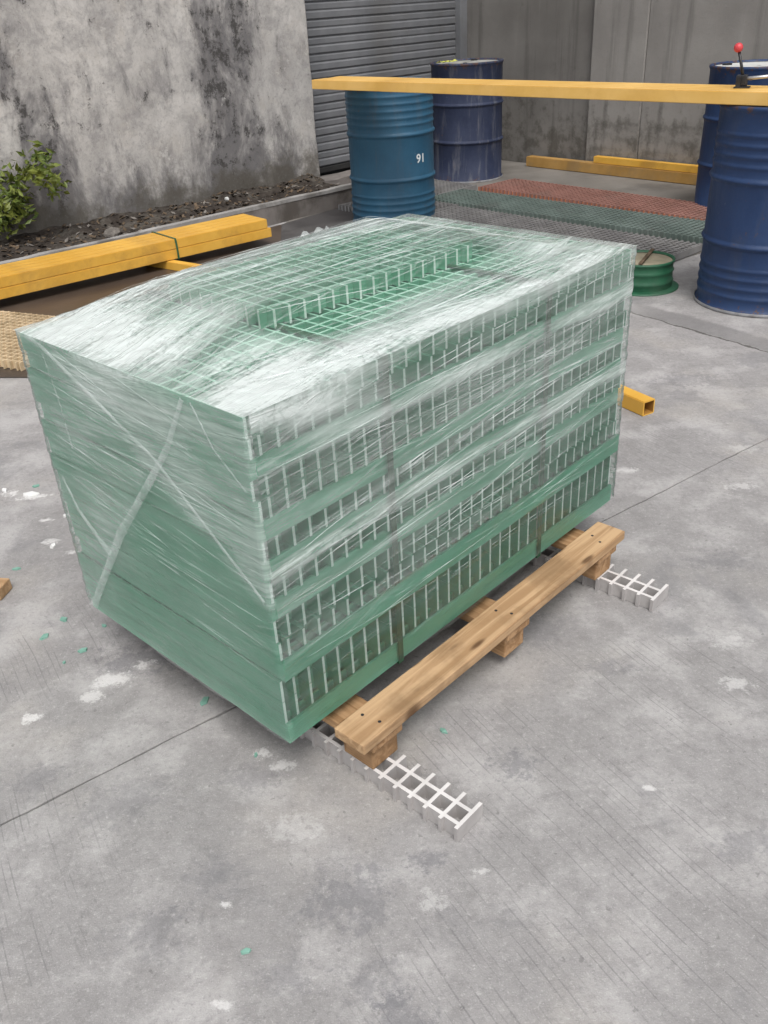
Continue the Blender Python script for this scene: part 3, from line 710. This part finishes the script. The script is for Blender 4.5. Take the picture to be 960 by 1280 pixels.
# ------------------------------------------------------------------ strapped beam bundle beside the kerb
Bst = Vector((-2.70, 4.18, 0)); Ben = Vector((-0.615, 5.83, 0)); dB = (Ben - Bst).normalized(); aB = math.atan2(dB.y, dB.x); nB = Vector((-dB.y, dB.x, 0)); LB = (Ben - Bst).length
base_z = 0.055
rn = ['front', 'second', 'third', 'back']
for row in range(4):
    for lev in range(2):
        o = tube_obj('square_beam', LB, 0.070, 0.056, M['yellow'], M['yellow_in'])
        off = 0.036 + row * 0.0706 + (0.004 if lev == 1 else 0.0)
        st = Bst + nB * off - dB * (0.012 * lev + 0.01 * ((row * 3 + lev) % 3))
        place(o, (st.x, st.y, base_z + 0.0285 + lev * 0.0575), aB)
        nm = ('%s row of the %s layer' % (rn[row], 'upper' if lev else 'lower'))
        tag(o, 'yellow box beam, %s in the strapped bundle' % nm, 'beam', 'yellow beams bundled beside the kerb')
# tape round the bundle
t_along = 1.98
stp = Bst + dB * t_along
bm = bmesh.new(); y0, y1, z0, z1 = -0.0045, 0.298, base_z - 0.001, base_z + 0.1185
loop = [(y0, z0), (y1, z0), (y1, z1), (y0 + 0.006, z1), (y0, z1 - 0.055)]
va = [[bm.verts.new((x, y, z)) for (y, z) in loop] for x in (-0.006, 0.006)]
for k in range(len(loop)): bm.faces.new((va[0][k], va[0][(k + 1) % 5], va[1][(k + 1) % 5], va[1][k]))
o = mesh_obj('strapping_band', bm, M['strap']); place(o, (stp.x, stp.y, 0), aB)
tag(o, 'thin green strapping band round the yellow beam bundle', 'strap')
# bearer under the bundle
o = tube_obj('square_beam', 0.62, 0.048, 0.048, M['yellow'], M['yellow_in'])
c0 = Vector((-1.36, 5.51, 0)); place(o, (c0.x, c0.y, 0.004 + 0.0245), R(-38))
tag(o, 'short yellow bearer tube lying under the strapped beam bundle', 'beam')
bm = bmesh.new(); square_tube(bm, 0.5, 0.048, 0.048); o = mesh_obj('square_beam', bm, [M['yellow'], M['yellow_in']])
place(o, (-2.52, 4.62, 0.0285), R(-38)); tag(o, 'yellow bearer tube under the far end of the strapped bundle', 'beam')

# lone tube end behind the wrapped stack
o = tube_obj('square_beam', 1.0, 0.056, 0.056, M['yellow'], M['yellow_in'])
e_ = Vector((0.978, 2.905, 0)); place(o, (e_.x, e_.y, 0.0285), R(119))
tag(o, 'hollow yellow square tube on the concrete behind the wrapped stack', 'beam')

# ------------------------------------------------------------------ loose gratings on the rear floor
def panel(name, L, W, H, mats, loc, rz, label, pitch=0.038, bw=0.0075, cut=0.018, cat='grating', group='gratings lying on the rear floor'):
    me = grating_mesh(name, L, W, H, bar_lines(L, 0, pitch, bw), bar_lines(W, cut, pitch, bw, False), mats)
    o = link(bpy.data.objects.new(name, me)); place(o, loc, rz); tag(o, label, cat, group); return o
GA = R(-49)
def rp(a, b_, z): q = Vector((1.62, 4.80, 0)) ; d = Vector((math.cos(GA), math.sin(GA), 0)); n = Vector((-d.y, d.x, 0)); return q + d * a + n * b_ + Vector((0, 0, z))
panel('floor_grating', 2.0, 0.40, 0.038, [M['grey_g'], M['grey_g'], M['rim']], rp(-2.0, 0.0, 0.006), GA, 'grey moulded grating panel lying next to the green bucket')
panel('floor_grating', 2.9, 0.42, 0.045, [M['grgreen'], M['grgreen'], M['grgreen']], rp(-2.28, 0.425, 0.006), GA + R(1), 'dusty green grating panel between the grey and red ones')
panel('floor_grating', 2.9, 0.42, 0.052, [M['red_g'], M['red_g'], M['red_cut']], rp(-2.20, 0.925, 0.006), GA - R(1.5), 'faded red grating panel nearest the rear wall beams')
panel('floor_grating', 0.70, 0.42, 0.038, [M['grey_g'], M['grey_g'], M['rim']], rp(-3.02, 0.62, 0.006), GA, 'grey grating panel beside the dusty dark drum')
panel('floor_grating', 0.75, 0.5, 0.038, [M['grey_g'], M['grey_g'], M['rim']], (-0.20, 6.78, 0.006), GA, 'pale grey grating panel beside the teal drum and kerb')
panel('floor_grating', 0.75, 0.6, 0.038, [M['tan'], M['tan'], M['tan']], (-2.25, 4.06, 0.006), R(-25), 'tan grating panel on the brown floor left of the wrapped stack', bw=0.0055)
# white dust crumbs at the red grating's edge
bm = bmesh.new()
q = rp(0.42, 0.88, 0.0)
o = stone('plaster_crumb', (q.x, q.y, 0.075), (.08, .03, .02), M['white'], 0.4); tag(o, 'white plaster crumbs on the edge of the red grating', 'crumb')
bm.free()

# ------------------------------------------------------------------ green bucket with a stick across it
bk = empty('green_bucket', (1.395, 4.47, 0))
bm = bmesh.new(); lathe(bm, [(0.150, 0.004), (0.151, 0.035), (0.156, 0.042), (0.150, 0.049), (0.149, 0.085), (0.155, 0.092), (0.149, 0.099), (0.148, 0.13), (0.156, 0.136), (0.155, 0.144), (0.148, 0.146), (0.143, 0.136)], 64, caps=False)
mesh_obj('wall', bm, M['bucket'], bk, True)
bm = bmesh.new(); lathe(bm, [(0.185, 0.0), (0.186, 0.006), (0.178, 0.009), (0.149, 0.010)], 64, caps=False); mesh_obj('flange', bm, M['bucket'], bk, True)
bm = bmesh.new(); lathe(bm, [(0.1425, 0.134), (0.09, 0.137), (0.01, 0.135)], 48); mesh_obj('lid', bm, M['bucket_lid'], bk)
tag(bk, 'short round green bucket with a stained lid behind the wrapped stack', 'bucket')
bm = bmesh.new(); box(bm, -0.15, 0.15, -0.009, 0.009, 0, 0.008, 0.002)
o = mesh_obj('wooden_stick', bm, M['litter']); place(o, (1.41, 4.47, 0.1465), R(62)); tag(o, 'dark flat stick lying across the green bucket', 'stick')

# ------------------------------------------------------------------ pallet (stack frame: s along the long front, t away)
SA = Vector((-0.20345, 1.23298, 0)); YAW = 0.79676; L1, L2 = 1.178, 0.700
E1 = Vector((math.cos(YAW), math.sin(YAW), 0)); E2 = Vector((-E1.y, E1.x, 0))
def W_(s, t, z=0.0): return SA + E1 * s + E2 * t + Vector((0, 0, z))
pl = empty('wooden_pallet', SA, YAW)
def timber(name, x0, x1, y0, y1, z0, z1, mat, bev=0.003, sag=0.0, seed=0.0):
    bm = bmesh.new(); box(bm, x0, x1, y0, y1, z0, z1, bev)
    long_x = (x1 - x0) > (y1 - y0)
    bmesh.ops.subdivide_edges(bm, edges=[e for e in bm.edges if e.calc_length() > 0.3], cuts=14, use_grid_fill=True)
    for v in bm.verts:
        d = noise.noise_vector((v.co.x * 4 + seed, v.co.y * 4, v.co.z * 4)) * 0.0022
        v.co += Vector((d.x, d.y, 0))
    return mesh_obj(name, bm, mat, pl)
DECK = 0.140
tilt = 0.004
timber('deck_board', 0.082, 1.060, -0.113, -0.033, DECK - 0.024, DECK, M['wood'], seed=1)
for k, t0 in enumerate((0.13, 0.29, 0.45, 0.60)): timber('deck_board', 0.082, 1.060, t0, t0 + 0.08, DECK - 0.024, DECK, M['wood'], seed=3 + k)
for k, s0 in enumerate((0.112, 0.552, 0.945)):
    timber('bearer', s0, s0 + 0.085, -0.108, 0.690, DECK - 0.0465, DECK - 0.0245, M['wood2'], seed=8 + k)
    for j, t0 in enumerate((-0.098, 0.26, 0.60)):
        timber('block', s0 + 0.004 + 0.004 * j, s0 + 0.078, t0, t0 + 0.082, 0.0385, DECK - 0.047, M['wood2'], seed=20 + k * 3 + j)
for s_ in (0.150, 0.590, 0.985):
    for t_ in (-0.092, -0.052):
        bm = bmesh.new(); lathe(bm, [(0.0032, DECK - 0.004), (0.0036, DECK + 0.0006), (0.002, DECK + 0.0012)], 10)
        o = mesh_obj('nail', bm, M['black'], pl); o.location = (s_ + random.uniform(-.012, .012), t_ + random.uniform(-.006, .006), 0)
tag(pl, 'rough wooden pallet under the wrapped stack of green gratings', 'pallet')

# beige grating offcuts under the pallet
def strip(label, s0, s1, t0, t1, sbars, rz=0.0, loc=None):
    L = s1 - s0; W = t1 - t0
    me = grating_mesh('grating_offcut', L, W, 0.036, sbars, bar_lines(W, 0.0, 0.038, 0.0078, True), [M['beige'], M['beige_lit_top'], M['beige']])
    o = link(bpy.data.objects.new('grating_offcut', me)); q = W_(s0, t0); place(o, (q.x, q.y, 0.001), YAW + rz); tag(o, label, 'grating', 'beige grating offcuts under the pallet'); return o
strip('beige grating offcut sticking out below the front end of the deck board', 0.112, 0.190, -0.313, 0.67, [(0.008, 0.0158), (0.046, 0.0538)], rz=R(0.6))
strip('beige grating offcut sticking out below the far end of the deck board', 0.965, 1.050, -0.252, 0.62, [(0.008, 0.0158), (0.046, 0.0538)], rz=R(1.2))

# ------------------------------------------------------------------ the green gratings, sixteen full panels and one part panel
ZB = [0.820, .782, .745, .708, .670, .631, .592, .552, .513, .472, .428, .379, .340, .292, .242, .190, .1412]
KIND = 'ooSooSoSoSooSooS'
PITCH_G, BWG = 0.038, 0.0058
def full_panel(h, kind, phase, topm='green_mid'):
    if kind == 'o':
        xb = [(0, BWG)] + bar_lines(L1, phase, PITCH_G, BWG, True)
        yb = bar_lines(L2, 0.032, PITCH_G, BWG, True)
    else:
        xb = [(0, BWG)] + bar_lines(L1, phase, PITCH_G, BWG, True)
        yb = [(0, BWG)] + bar_lines(L2, 0.024, PITCH_G, BWG, True)
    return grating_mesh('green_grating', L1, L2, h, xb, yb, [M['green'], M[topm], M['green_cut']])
rng = random.Random(3)
ordn = ['topmost', 'second', 'third', 'fourth', 'fifth', 'sixth', 'seventh', 'eighth', 'ninth', 'tenth', 'eleventh', 'twelfth', 'thirteenth', 'fourteenth', 'fifteenth', 'lowest']
cache = {}
for k in range(16):
    h = ZB[k] - ZB[k + 1] - 0.0012
    ph = 0.020 if k in (1, 4, 11) else 0.03
    key = (round(h, 4), KIND[k], ph, k == 0)
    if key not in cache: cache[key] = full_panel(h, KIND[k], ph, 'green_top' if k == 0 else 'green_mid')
    o = link(bpy.data.objects.new('green_grating', cache[key]))
    j1, j2 = rng.uniform(-.0055, .004), rng.uniform(-.0055, .005)
    if k == 14: j1, j2 = last
    last = (j1, j2)
    q = W_(j1, j2); place(o, (q.x, q.y, ZB[k + 1] + 0.0006), YAW + (0.001 if k in (13, 14) else rng.uniform(-.003, .003)))
    tag(o, '%s full green grating panel of the wrapped stack, %s long edge' % (ordn[k], 'open cut' if KIND[k] == 'o' else 'closed'), 'grating', 'green gratings stacked on the pallet')
ZT = ZB[0]
PS0, PS1, PT0, PT1 = 0.285, 0.915, 0.275, 0.615
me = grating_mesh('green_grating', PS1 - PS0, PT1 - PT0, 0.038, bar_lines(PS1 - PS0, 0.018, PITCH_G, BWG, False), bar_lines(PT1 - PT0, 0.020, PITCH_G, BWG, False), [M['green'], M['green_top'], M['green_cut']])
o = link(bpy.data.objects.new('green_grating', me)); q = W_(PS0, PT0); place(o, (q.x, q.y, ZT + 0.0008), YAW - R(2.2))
tag(o, 'smaller green grating offcut lying on top of the stack under film', 'grating', 'green gratings stacked on the pallet')

# green straps round the stack
for s_, w in ((0.312, 0.016), (0.826, 0.016)):
    bm = bmesh.new(); o_ = 0.0045
    lp = [(-o_, ZB[16] - 0.003), (-o_, ZT + 0.004), (L2 + o_, ZT + 0.004), (L2 + o_, ZB[16] - 0.003)]
    va = [[bm.verts.new((x, y, z)) for (y, z) in lp] for x in (-w / 2, w / 2)]
    for k in range(4): bm.faces.new((va[0][k], va[0][(k + 1) % 4], va[1][(k + 1) % 4], va[1][k]))
    st = mesh_obj('strapping_band', bm, M['strap']); q = W_(s_, 0); place(st, (q.x, q.y, 0), YAW)
    tag(st, 'flat green strap round the stack under the film, %s' % ('next to the solid end' if s_ < .5 else 'towards the green bucket'), 'strap')

# ------------------------------------------------------------------ stretch film
fl = empty('stretch_film', SA, YAW)
OFF = 0.0095
def sstep(v, a, b_):
    x = max(0.0, min(1.0, (v - a) / (b_ - a))) if a != b_ else float(v > a); return x * x * (3 - 2 * x)
def blob(x, y, cx, cy, rx, ry, rot=0.0):
    dx, dy = x - cx, y - cy; c, s = math.cos(rot), math.sin(rot)
    a, b_ = (dx * c + dy * s) / rx, (-dx * s + dy * c) / ry; return math.exp(-(a * a + b_ * b_))
def top_z(s, t):
    """film height over the top: tight over the part panel, sloping to the stack's rim"""
    P = 0.041
    ds = min((s + .005) / (PS0 + 0.10 * sstep(t, .45, .62) - 0.02), (L1 - .06 - s) / (L1 - PS1 - .09)); dt = min((t - .15) / (PT0 - 0.18), (L2 + .01 - t) / (L2 - PT1 - .015))
    d = max(0.0, min(1.0, ds, dt)); d = 0.6 * d + 0.4 * d * d * (3 - 2 * d)
    return ZT + 0.0055 + P * min(1.0, d) ** 1.05
def haze_top(s, t):
    h = 0.10
    h += 0.95 * blob(s, t, .12, .09, .15, .08, .5) + 0.75 * blob(s, t, .30, .035, .22, .05)
    h += 0.85 * blob(s, t, .07, .42, .10, .24) + 0.62 * blob(s, t, .16, .60, .20, .10) + 0.34 * blob(s, t, .38, .66, .30, .06)
    h += 0.60 * blob(s, t, .75, .015, .5, .05) + 0.34 * blob(s, t, 1.06, .15, .13, .25) + 0.30 * blob(s, t, 1.0, .60, .2, .12)
    h += 0.28 * blob(s, t, .20, .30, .12, .10) + .22 * blob(s, t, .55, .12, .30, .05, .1)
    h -= 0.34 * blob(s, t, .27, .22, .15, .07) + 0.34 * blob(s, t, .58, .235, .32, .055) + 0.14 * blob(s, t, .70, .45, .20, .13)
    return max(0.03, h * 1.22)
def haze_front(s, z):
    h = 0.045 + 0.07 * sstep(z, .30, .60)
    for (z0, sl, a) in ((.30, .11, .035), (.44, .05, .05), (.50, .16, .04), (.60, .07, .05), (.66, -.05, .04), (.74, .04, .05)):
        q_ = z - z0 - sl * s - .006 * noise.noise((s * 4, z0 * 30, 0)); h += a * sstep(q_, 0, .006) * (1 - sstep(q_, .09, .13)) + 0.10 * math.exp(-(q_ / .0035) ** 2)
    h += 0.55 * blob(s, z, .10, .80, .16, .035, -.1) + 0.30 * sstep(z, .79, .822)
    for (zc, a) in ((.7265, .56), (.532, .56), (.45, .16), (.612, .08), (.36, .10)):
        h += a * math.exp(-((z - zc) / .017) ** 4) * (0.75 + 0.25 * noise.noise((s * 3, zc * 9, 0)))
    return h
def haze_left(t, z):
    fold1 = 0.455 + (t / 0.62) * 0.375          # runs from the front edge up to the rear top corner
    h = 0.11
    h += 0.22 * sstep(z - fold1, -0.02, 0.03)
    f2 = 0.142 + (0.82 - z) / 0.66 * 0.53
    h += 0.13 * sstep(t - f2, -.01, .03) * (1 - 0.35 * sstep(z - fold1, 0, .05))
    h += 0.14 * blob(t, z, .45, .72, .16, .08, -.5) + 0.30 * sstep(z, .805, .822) * sstep(t, .15, .3)
    h += 0.10 * blob(t, z, .56, .40, .10, .12)
    return h
verts, faces, uvs, hz_, sk_ = [], [], [], [], []
def addv(co, uv_, h, s): verts.append(co); uvs.append(uv_); hz_.append(h); sk_.append(s); return len(verts) - 1
# side skirt: rounded rectangle path
path = []; rad = 0.012
def seg_line(a, b_, n, f): 
    for i in range(n): path.append((a[0] + (b_[0] - a[0]) * i / n, a[1] + (b_[1] - a[1]) * i / n, f))
o_ = OFF
def arc(cx, cy, a0, f):
    for i in range(6):
        a = a0 + (math.pi / 2) * i / 6; path.append((cx + (rad) * math.cos(a), cy + rad * math.sin(a), f))
seg_line((-o_ + rad, -o_), (L1 + o_ - rad, -o_), 170, 'f'); arc(L1 + o_ - rad, -o_ + rad, -math.pi / 2, 'f')
seg_line((L1 + o_, -o_ + rad), (L1 + o_, L2 + o_ - rad), 90, 'r'); arc(L1 + o_ - rad, L2 + o_ - rad, 0, 'r')
seg_line((L1 + o_ - rad, L2 + o_), (-o_ + rad, L2 + o_), 120, 'b'); arc(-o_ + rad, L2 + o_ - rad, math.pi / 2, 'b')
seg_line((-o_, L2 + o_ - rad), (-o_, -o_ + rad), 110, 'l'); arc(-o_ + rad, -o_ + rad, math.pi, 'l')
NP = len(path); NZ = 96; per = [0.0]
for i in range(NP):
    a, b_ = path[i], path[(i + 1) % NP]; per.append(per[-1] + math.hypot(b_[0] - a[0], b_[1] - a[1]))
grid = []
for i in range(NP + 1):
    x, y, f = path[i % NP]
    xm, xp = path[(i - 1) % NP], path[(i + 1) % NP]
    nx, ny = (xp[1] - xm[1]), -(xp[0] - xm[0]); l = math.hypot(nx, ny) or 1; nx, ny = nx / l, ny / l
    zlow = 0.150 + 0.012 * noise.noise((per[i] * 2.3, 0.3, 0)) + 0.006 * noise.noise((per[i] * 9, 0.3, 0))
    col = []
    for j in range(NZ + 1):
        z = zlow + (ZT + 0.0055 - zlow) * j / NZ
        # taut wrinkles nearly level with a slight climb
        wv = 0.0016 * noise.fractal((per[i] * 1.6, (z - 0.10 * per[i]) * 38, 4.0), 0.7, 2.0, 4) + 0.0012 * noise.fractal((per[i] * 2.2, (z + 0.07 * per[i]) * 60, 9.0), 0.7, 2.0, 3)
        edge = 1 - sstep(j / NZ, 0.97, 1.0)
        d = max(-0.0015, wv * 1.3) * edge
        if f == 'f': h, s = haze_front(x, z), 0.55 * sstep(z, .15, .34) + 0.20
        elif f == 'l': h, s = haze_left(y, z), 0.34 * sstep(z - (0.20 + 0.35 * y), -0.05, .25) + 0.10
        else: h, s = 0.2, 0.8
        col.append(addv((x + nx * d, y + ny * d, z), (per[i], z), h, s))
    grid.append(col)
for i in range(NP):
    for j in range(NZ): faces.append((grid[i][j], grid[i + 1][j], grid[i + 1][j + 1], grid[i][j + 1]))
# top sheet
NS, NT = 190, 116; tg = []
for i in range(NS + 1):
    col = []
    for j in range(NT + 1):
        s = -OFF + (L1 + 2 * OFF) * i / NS; t = -OFF + (L2 + 2 * OFF) * j / NT
        ed = min(i, NS - i) / NS * L1; et = min(j, NT - j) / NT * L2; e = sstep(min(ed, et), 0, 0.03)
        z = top_z(s, t) + e * (0.0016 * noise.fractal((s * 3 + t * 2, t * 22 - s * 5, 1.7), 0.8, 2.0, 5) + 0.0022 * noise.fractal((s * 26, t * 26, 6.0), 0.8, 2.0, 4) * sstep(haze_top(s, t), .3, .7))
        z = max(z, ZT + 0.0042)
        if PS0 - .01 < s < PS1 + .01 and PT0 - .03 < t < PT1 + .006: z = max(z, ZT + 0.0425)
        col.append(addv((s, t, z), (s * 0.98 + 0.22 * t + 5, t - 0.16 * s + 3), haze_top(s, t), 1.0))
    tg.append(col)
for i in range(NS):
    for j in range(NT): faces.append((tg[i][j], tg[i + 1][j], tg[i + 1][j + 1], tg[i][j + 1]))
me = bpy.data.meshes.new('film_sheet'); me.from_pydata(verts, [], faces)
uvl = me.uv_layers.new(name='UVMap')
for lp in me.loops: uvl.data[lp.index].uv = uvs[lp.vertex_index]
me.attributes.new('haze', 'FLOAT', 'POINT').data.foreach_set('value', hz_)
me.attributes.new('streak', 'FLOAT', 'POINT').data.foreach_set('value', sk_)
me.materials.append(M['film'])
for p in me.polygons: p.use_smooth = True
fs = link(bpy.data.objects.new('film_sheet', me), fl)

# creases: gathered strands of film, thin raised ribbons
bm = bmesh.new(); rng = random.Random(21)
def ribbon(pts, w, nrm):
    pts = [Vector(p) for p in pts]; prev = None
    for i, p in enumerate(pts):
        d = (pts[min(i + 1, len(pts) - 1)] - pts[max(i - 1, 0)]).normalized(); sd = d.cross(nrm).normalized()
        ww = w * (0.35 + 0.65 * math.sin(math.pi * min(1, max(0, (i + .3) / (len(pts) - .4)))) ** 0.5)
        cur = (bm.verts.new(p - sd * ww / 2), bm.verts.new(p + nrm * ww * 0.45), bm.verts.new(p + sd * ww / 2))
        if prev:
            bm.faces.new((prev[0], cur[0], cur[1], prev[1])); bm.faces.new((prev[1], cur[1], cur[2], prev[2]))
        prev = cur
YN = Vector((0, -1, 0)); XN = Vector((-1, 0, 0)); ZN = Vector((0, 0, 1))
for k in range(105):
    z = rng.choice([rng.uniform(.62, .815), rng.uniform(.40, .815), rng.uniform(.24, .6)]); s0 = rng.uniform(-.02, .85); ln = rng.uniform(.12, .75)
    sl = rng.gauss(0.03, 0.075); s0 = max(0.0, s0); s1 = min(L1, s0 + ln); n = 12; cv = rng.uniform(-.006, .006); pts = []
    for i in range(n + 1):
        f = i / n; s = s0 + (s1 - s0) * f; zz = z + sl * (s - s0) + cv * math.sin(math.pi * f)
        if zz > ZT - .004 or zz < .165: break
        pts.append((s, -OFF - 0.0022, zz))
    if len(pts) > 4: ribbon(pts, rng.choice([.0007, .0009, .0012, .0018]), YN)
for k in range(70):
    z = rng.uniform(.30, .80); t0 = rng.uniform(0, .45); ln = rng.uniform(.12, .45); sl = rng.gauss(0.05, 0.10); t1 = min(L2, t0 + ln); pts = []
    for i in range(11):
        f = i / 10; t = t0 + (t1 - t0) * f; zz = z + sl * (t - t0)
        if zz > ZT - .004 or zz < 0.46 + 0.5 * (t - 0.0) - 0.25: break
        pts.append((-OFF - 0.0022, t, zz))
    if len(pts) > 4: ribbon(pts, rng.choice([.0006, .0008, .0011]), XN)
for k in range(190):
    s0 = rng.uniform(-.0, .85); t0 = rng.uniform(.02, L2 - .02); ln = rng.uniform(.12, .7); sl = rng.gauss(-0.06, 0.11); pts = []
    for i in range(25):
        f = i / 24; s = s0 + ln * f; t = t0 + sl * ln * f
        if not (0.0 < s < L1 and 0.0 < t < L2): break
        z = top_z(s, t)
        if PS0 - .02 < s < PS1 + .02 and PT0 - .04 < t < PT1 + .02: z = max(z, ZT + 0.0425)
        pts.append((s, t, z + 0.0035))
    if len(pts) > 6: ribbon(pts, rng.choice([.0006, .0008, .0012, .0016, .0026]), ZN)
tag(mesh_obj('film_crease', bm, M['crease'], fl, recalc=False), kind='stuff')

# the broad folds on the solid end
def fold(name, pts, w0, w1, nrm, seed):
    bm = bmesh.new(); n = 40; pts = [Vector(p) for p in pts]
    def at(f):
        x = f * (len(pts) - 1); i = min(int(x), len(pts) - 2); return pts[i].lerp(pts[i + 1], x - i)
    rows = []
    for i in range(n + 1):
        f = i / n; p = at(f); d = (at(min(1, f + .02)) - at(max(0, f - .02))).normalized(); sd = d.cross(nrm).normalized()
        w = (w0 + (w1 - w0) * f) * (1 + 0.25 * noise.noise((f * 6, seed, 0))); row = []
        for k in range(7):
            a = k / 6 - .5; rz_ = 0.16 * w * (1 - (2 * a) ** 2) + 0.0015 * noise.noise((f * 20, k, seed)) + 0.0028
            row.append(bm.verts.new(p + sd * a * w + nrm * rz_))
        rows.append(row)
    for a, b_ in zip(rows, rows[1:]):
        for k in range(6): bm.faces.new((a[k], b_[k], b_[k + 1], a[k + 1]))
    return mesh_obj(name, bm, M['fold'], fl, True, False)
XO = -OFF
fold('film_fold', [(XO, .655, .826), (XO, .60, .815), (XO, .265, .672), (XO, .002, .478)], .012, .009, XN, 1)
fold('film_fold', [(XO, .142, .820), (XO, .215, .71), (XO, .285, .630), (XO, .46, .44), (XO, .667, .170)], .010, .024, XN, 2)
fold('film_fold', [(XO, .121, .818), (XO, .076, .746), (XO, .006, .693)], .005, .004, XN, 3)
fold('film_fold', [(XO, .657, .512), (XO, .62, .44), (XO, .57, .40), (XO, .523, .366)], .008, .024, XN, 4)
fold('film_fold', [(XO, .60, .80), (XO, .58, .70), (XO, .575, .60)], .004, .003, XN, 5)
tag(fl, 'clear creased stretch film wrapped round the green grating stack', 'film')

# loose film tail at the back corner
bm = bmesh.new(); gv = []
for i in range(16):
    row = []
    for j in range(16):
        x, y = i / 15 * .20, j / 15 * .12
        z = 0.028 + 0.045 * abs(noise.fractal((x * 12, y * 14, 3.1), 0.8, 2.0, 5)) - .02 * (i / 15)
        row.append(bm.verts.new((x, y, z)))
    gv.append(row)
for i in range(15):
    for j in range(15): bm.faces.new((gv[i][j], gv[i + 1][j], gv[i + 1][j + 1], gv[i][j + 1]))
o = mesh_obj('film_tail', bm, M['crease'], fl, True, False); o.location = (0.80, L2 - 0.08, ZT - 0.02); o.rotation_euler = (0, 0, .1)

# ------------------------------------------------------------------ shrub by the wall
SB = Vector((-2.36, 5.86, 0.12))
shb = empty('leafy_shrub', SB)
bm = bmesh.new(); rng = random.Random(8)
for k in range(7):
    a = rng.uniform(0, 6.28); l = rng.uniform(.35, .75)
    tube(bm, [(0, 0, -0.03), (math.cos(a) * .06, math.sin(a) * .06, l * .45), (math.cos(a) * .2 + .05, math.sin(a) * .2, l)], [.011, .008, .003], 6)
mesh_obj('stem', bm, M['bark'], shb)
bm = bmesh.new()
clumps = []
for k in range(80):
    lobe = rng.choice([(.10, .02, .34, .42, .16), (.10, .02, .30, .40, .14), (-.16, .0, .66, .26, .24), (-.3, -.1, .4, .3, .3)])
    clumps.append(Vector((lobe[0] + rng.gauss(0, lobe[3] * .42), lobe[1] + rng.gauss(0, .13), max(.10, lobe[2] + rng.gauss(0, lobe[4] * .55)))))
for c in clumps:
    for k in range(34):
        p = c + Vector((rng.gauss(0, .05), rng.gauss(0, .05), rng.gauss(0, .04)))
        s = rng.uniform(.022, .042); d = Vector((rng.gauss(0, 1), rng.gauss(0, 1), rng.gauss(0.3, .7))).normalized(); sd = d.orthogonal().normalized(); sd.rotate(Matrix.Rotation(rng.uniform(0, 6.28), 3, d)); nn = d.cross(sd)
        a, b_, e = p - d * s, p + d * s, p + nn * s * .12
        v = [bm.verts.new(x) for x in (a, p + sd * s * .42 + nn * s * .15, b_, p - sd * s * .42 + nn * s * .15)]
        bm.faces.new(v)
mesh_obj('foliage', bm, M['leaf'], shb, recalc=False)
tag(shb, 'small olive green leafy shrub in the soil by the mouldy wall', 'shrub')

# ------------------------------------------------------------------ chips and scraps on the concrete
def chip(name, x, y, s, rz, mat, label, th=0.004, group=None, cat='chip'):
    bm = bmesh.new(); n = 5; r = random.Random(int(x * 1000) + int(y * 777)); ring = []
    for k in range(n):
        a = 2 * math.pi * k / n + r.uniform(-.3, .3); q = s * r.uniform(.6, 1.0); ring.append((q * math.cos(a) * 1.3, q * math.sin(a) * .7))
    lo = [bm.verts.new((a, b_, 0.0005)) for a, b_ in ring]; hi = [bm.verts.new((a * .93, b_ * .93, th + r.uniform(0, th))) for a, b_ in ring]
    bm.faces.new(lo[::-1]); bm.faces.new(hi)
    for k in range(n): bm.faces.new((lo[k], lo[(k + 1) % n], hi[(k + 1) % n], hi[k]))
    o = mesh_obj(name, bm, mat); place(o, (x, y, 0), rz); tag(o, label, cat, group); return o
M['chip'] = worn('green_chip', (0.16, 0.34, 0.27), (0.24, 0.42, 0.35), 30, (0.5, 0.7), 0.001, 200, 0.4, (0.3, 0.36, 0.33), 0.5)
for k, (x, y, s, lab) in enumerate([
        (-1.062, 2.124, .012, 'green fibreglass chip lying next to the brown timber offcut'), (-.882, 1.797, .015, None), (-.851, 1.867, .015, None), (-.767, 1.732, .014, None),
        (-.434, 1.519, .016, 'green fibreglass chip beside the floor joint below the stack\'s solid end'), (.099, 1.381, .010, 'green fibreglass chip in front of the pallet\'s long deck board'),
        (-.275, .903, .009, 'green fibreglass chip alone on open concrete far from the stack'), (-.299, 1.344, .006, 'tiny green fibreglass chip near the stack\'s lowest front corner'),
        (-.737, 1.829, .009, None), (-1.163, 2.634, .014, 'green fibreglass chip lying among the white plastic scraps'), (-.80, 1.69, .006, None)]):
    chip('fibreglass_chip', x, y, s, k * 1.1, M['chip'], lab or 'small green fibreglass chip in the cluster beside the stack\'s solid end', .003, 'green chips on the concrete')
M['paper'] = worn('white_scrap', (0.66, 0.66, 0.65), (0.78, 0.78, 0.77), 30, (0.7, 0.9), 0.001, 120, 0.3, (0.45, 0.44, 0.42), 0.4)
for k, (x, y, s) in enumerate([(-1.165, 2.575, .026), (-1.00, 2.42, .014), (-.99, 2.24, .016), (-1.26, 2.61, .016), (-.91, 2.26, .010)]):
    chip('plastic_scrap', x, y, s, k * .7, M['paper'], ('largest crumpled white plastic scrap on the concrete' if k == 0 else 'small crumpled white plastic scrap lying on the concrete'), .004, 'white scraps on the concrete', 'scrap')
bm = bmesh.new(); box(bm, -0.10, 0.0, -0.03, 0.03, 0.0005, 0.035, 0.004)
o = mesh_obj('timber_offcut', bm, M['wood']); place(o, (-1.045, 2.00, 0), R(-12)); tag(o, 'short brown timber offcut lying alone on the bare concrete', 'timber')
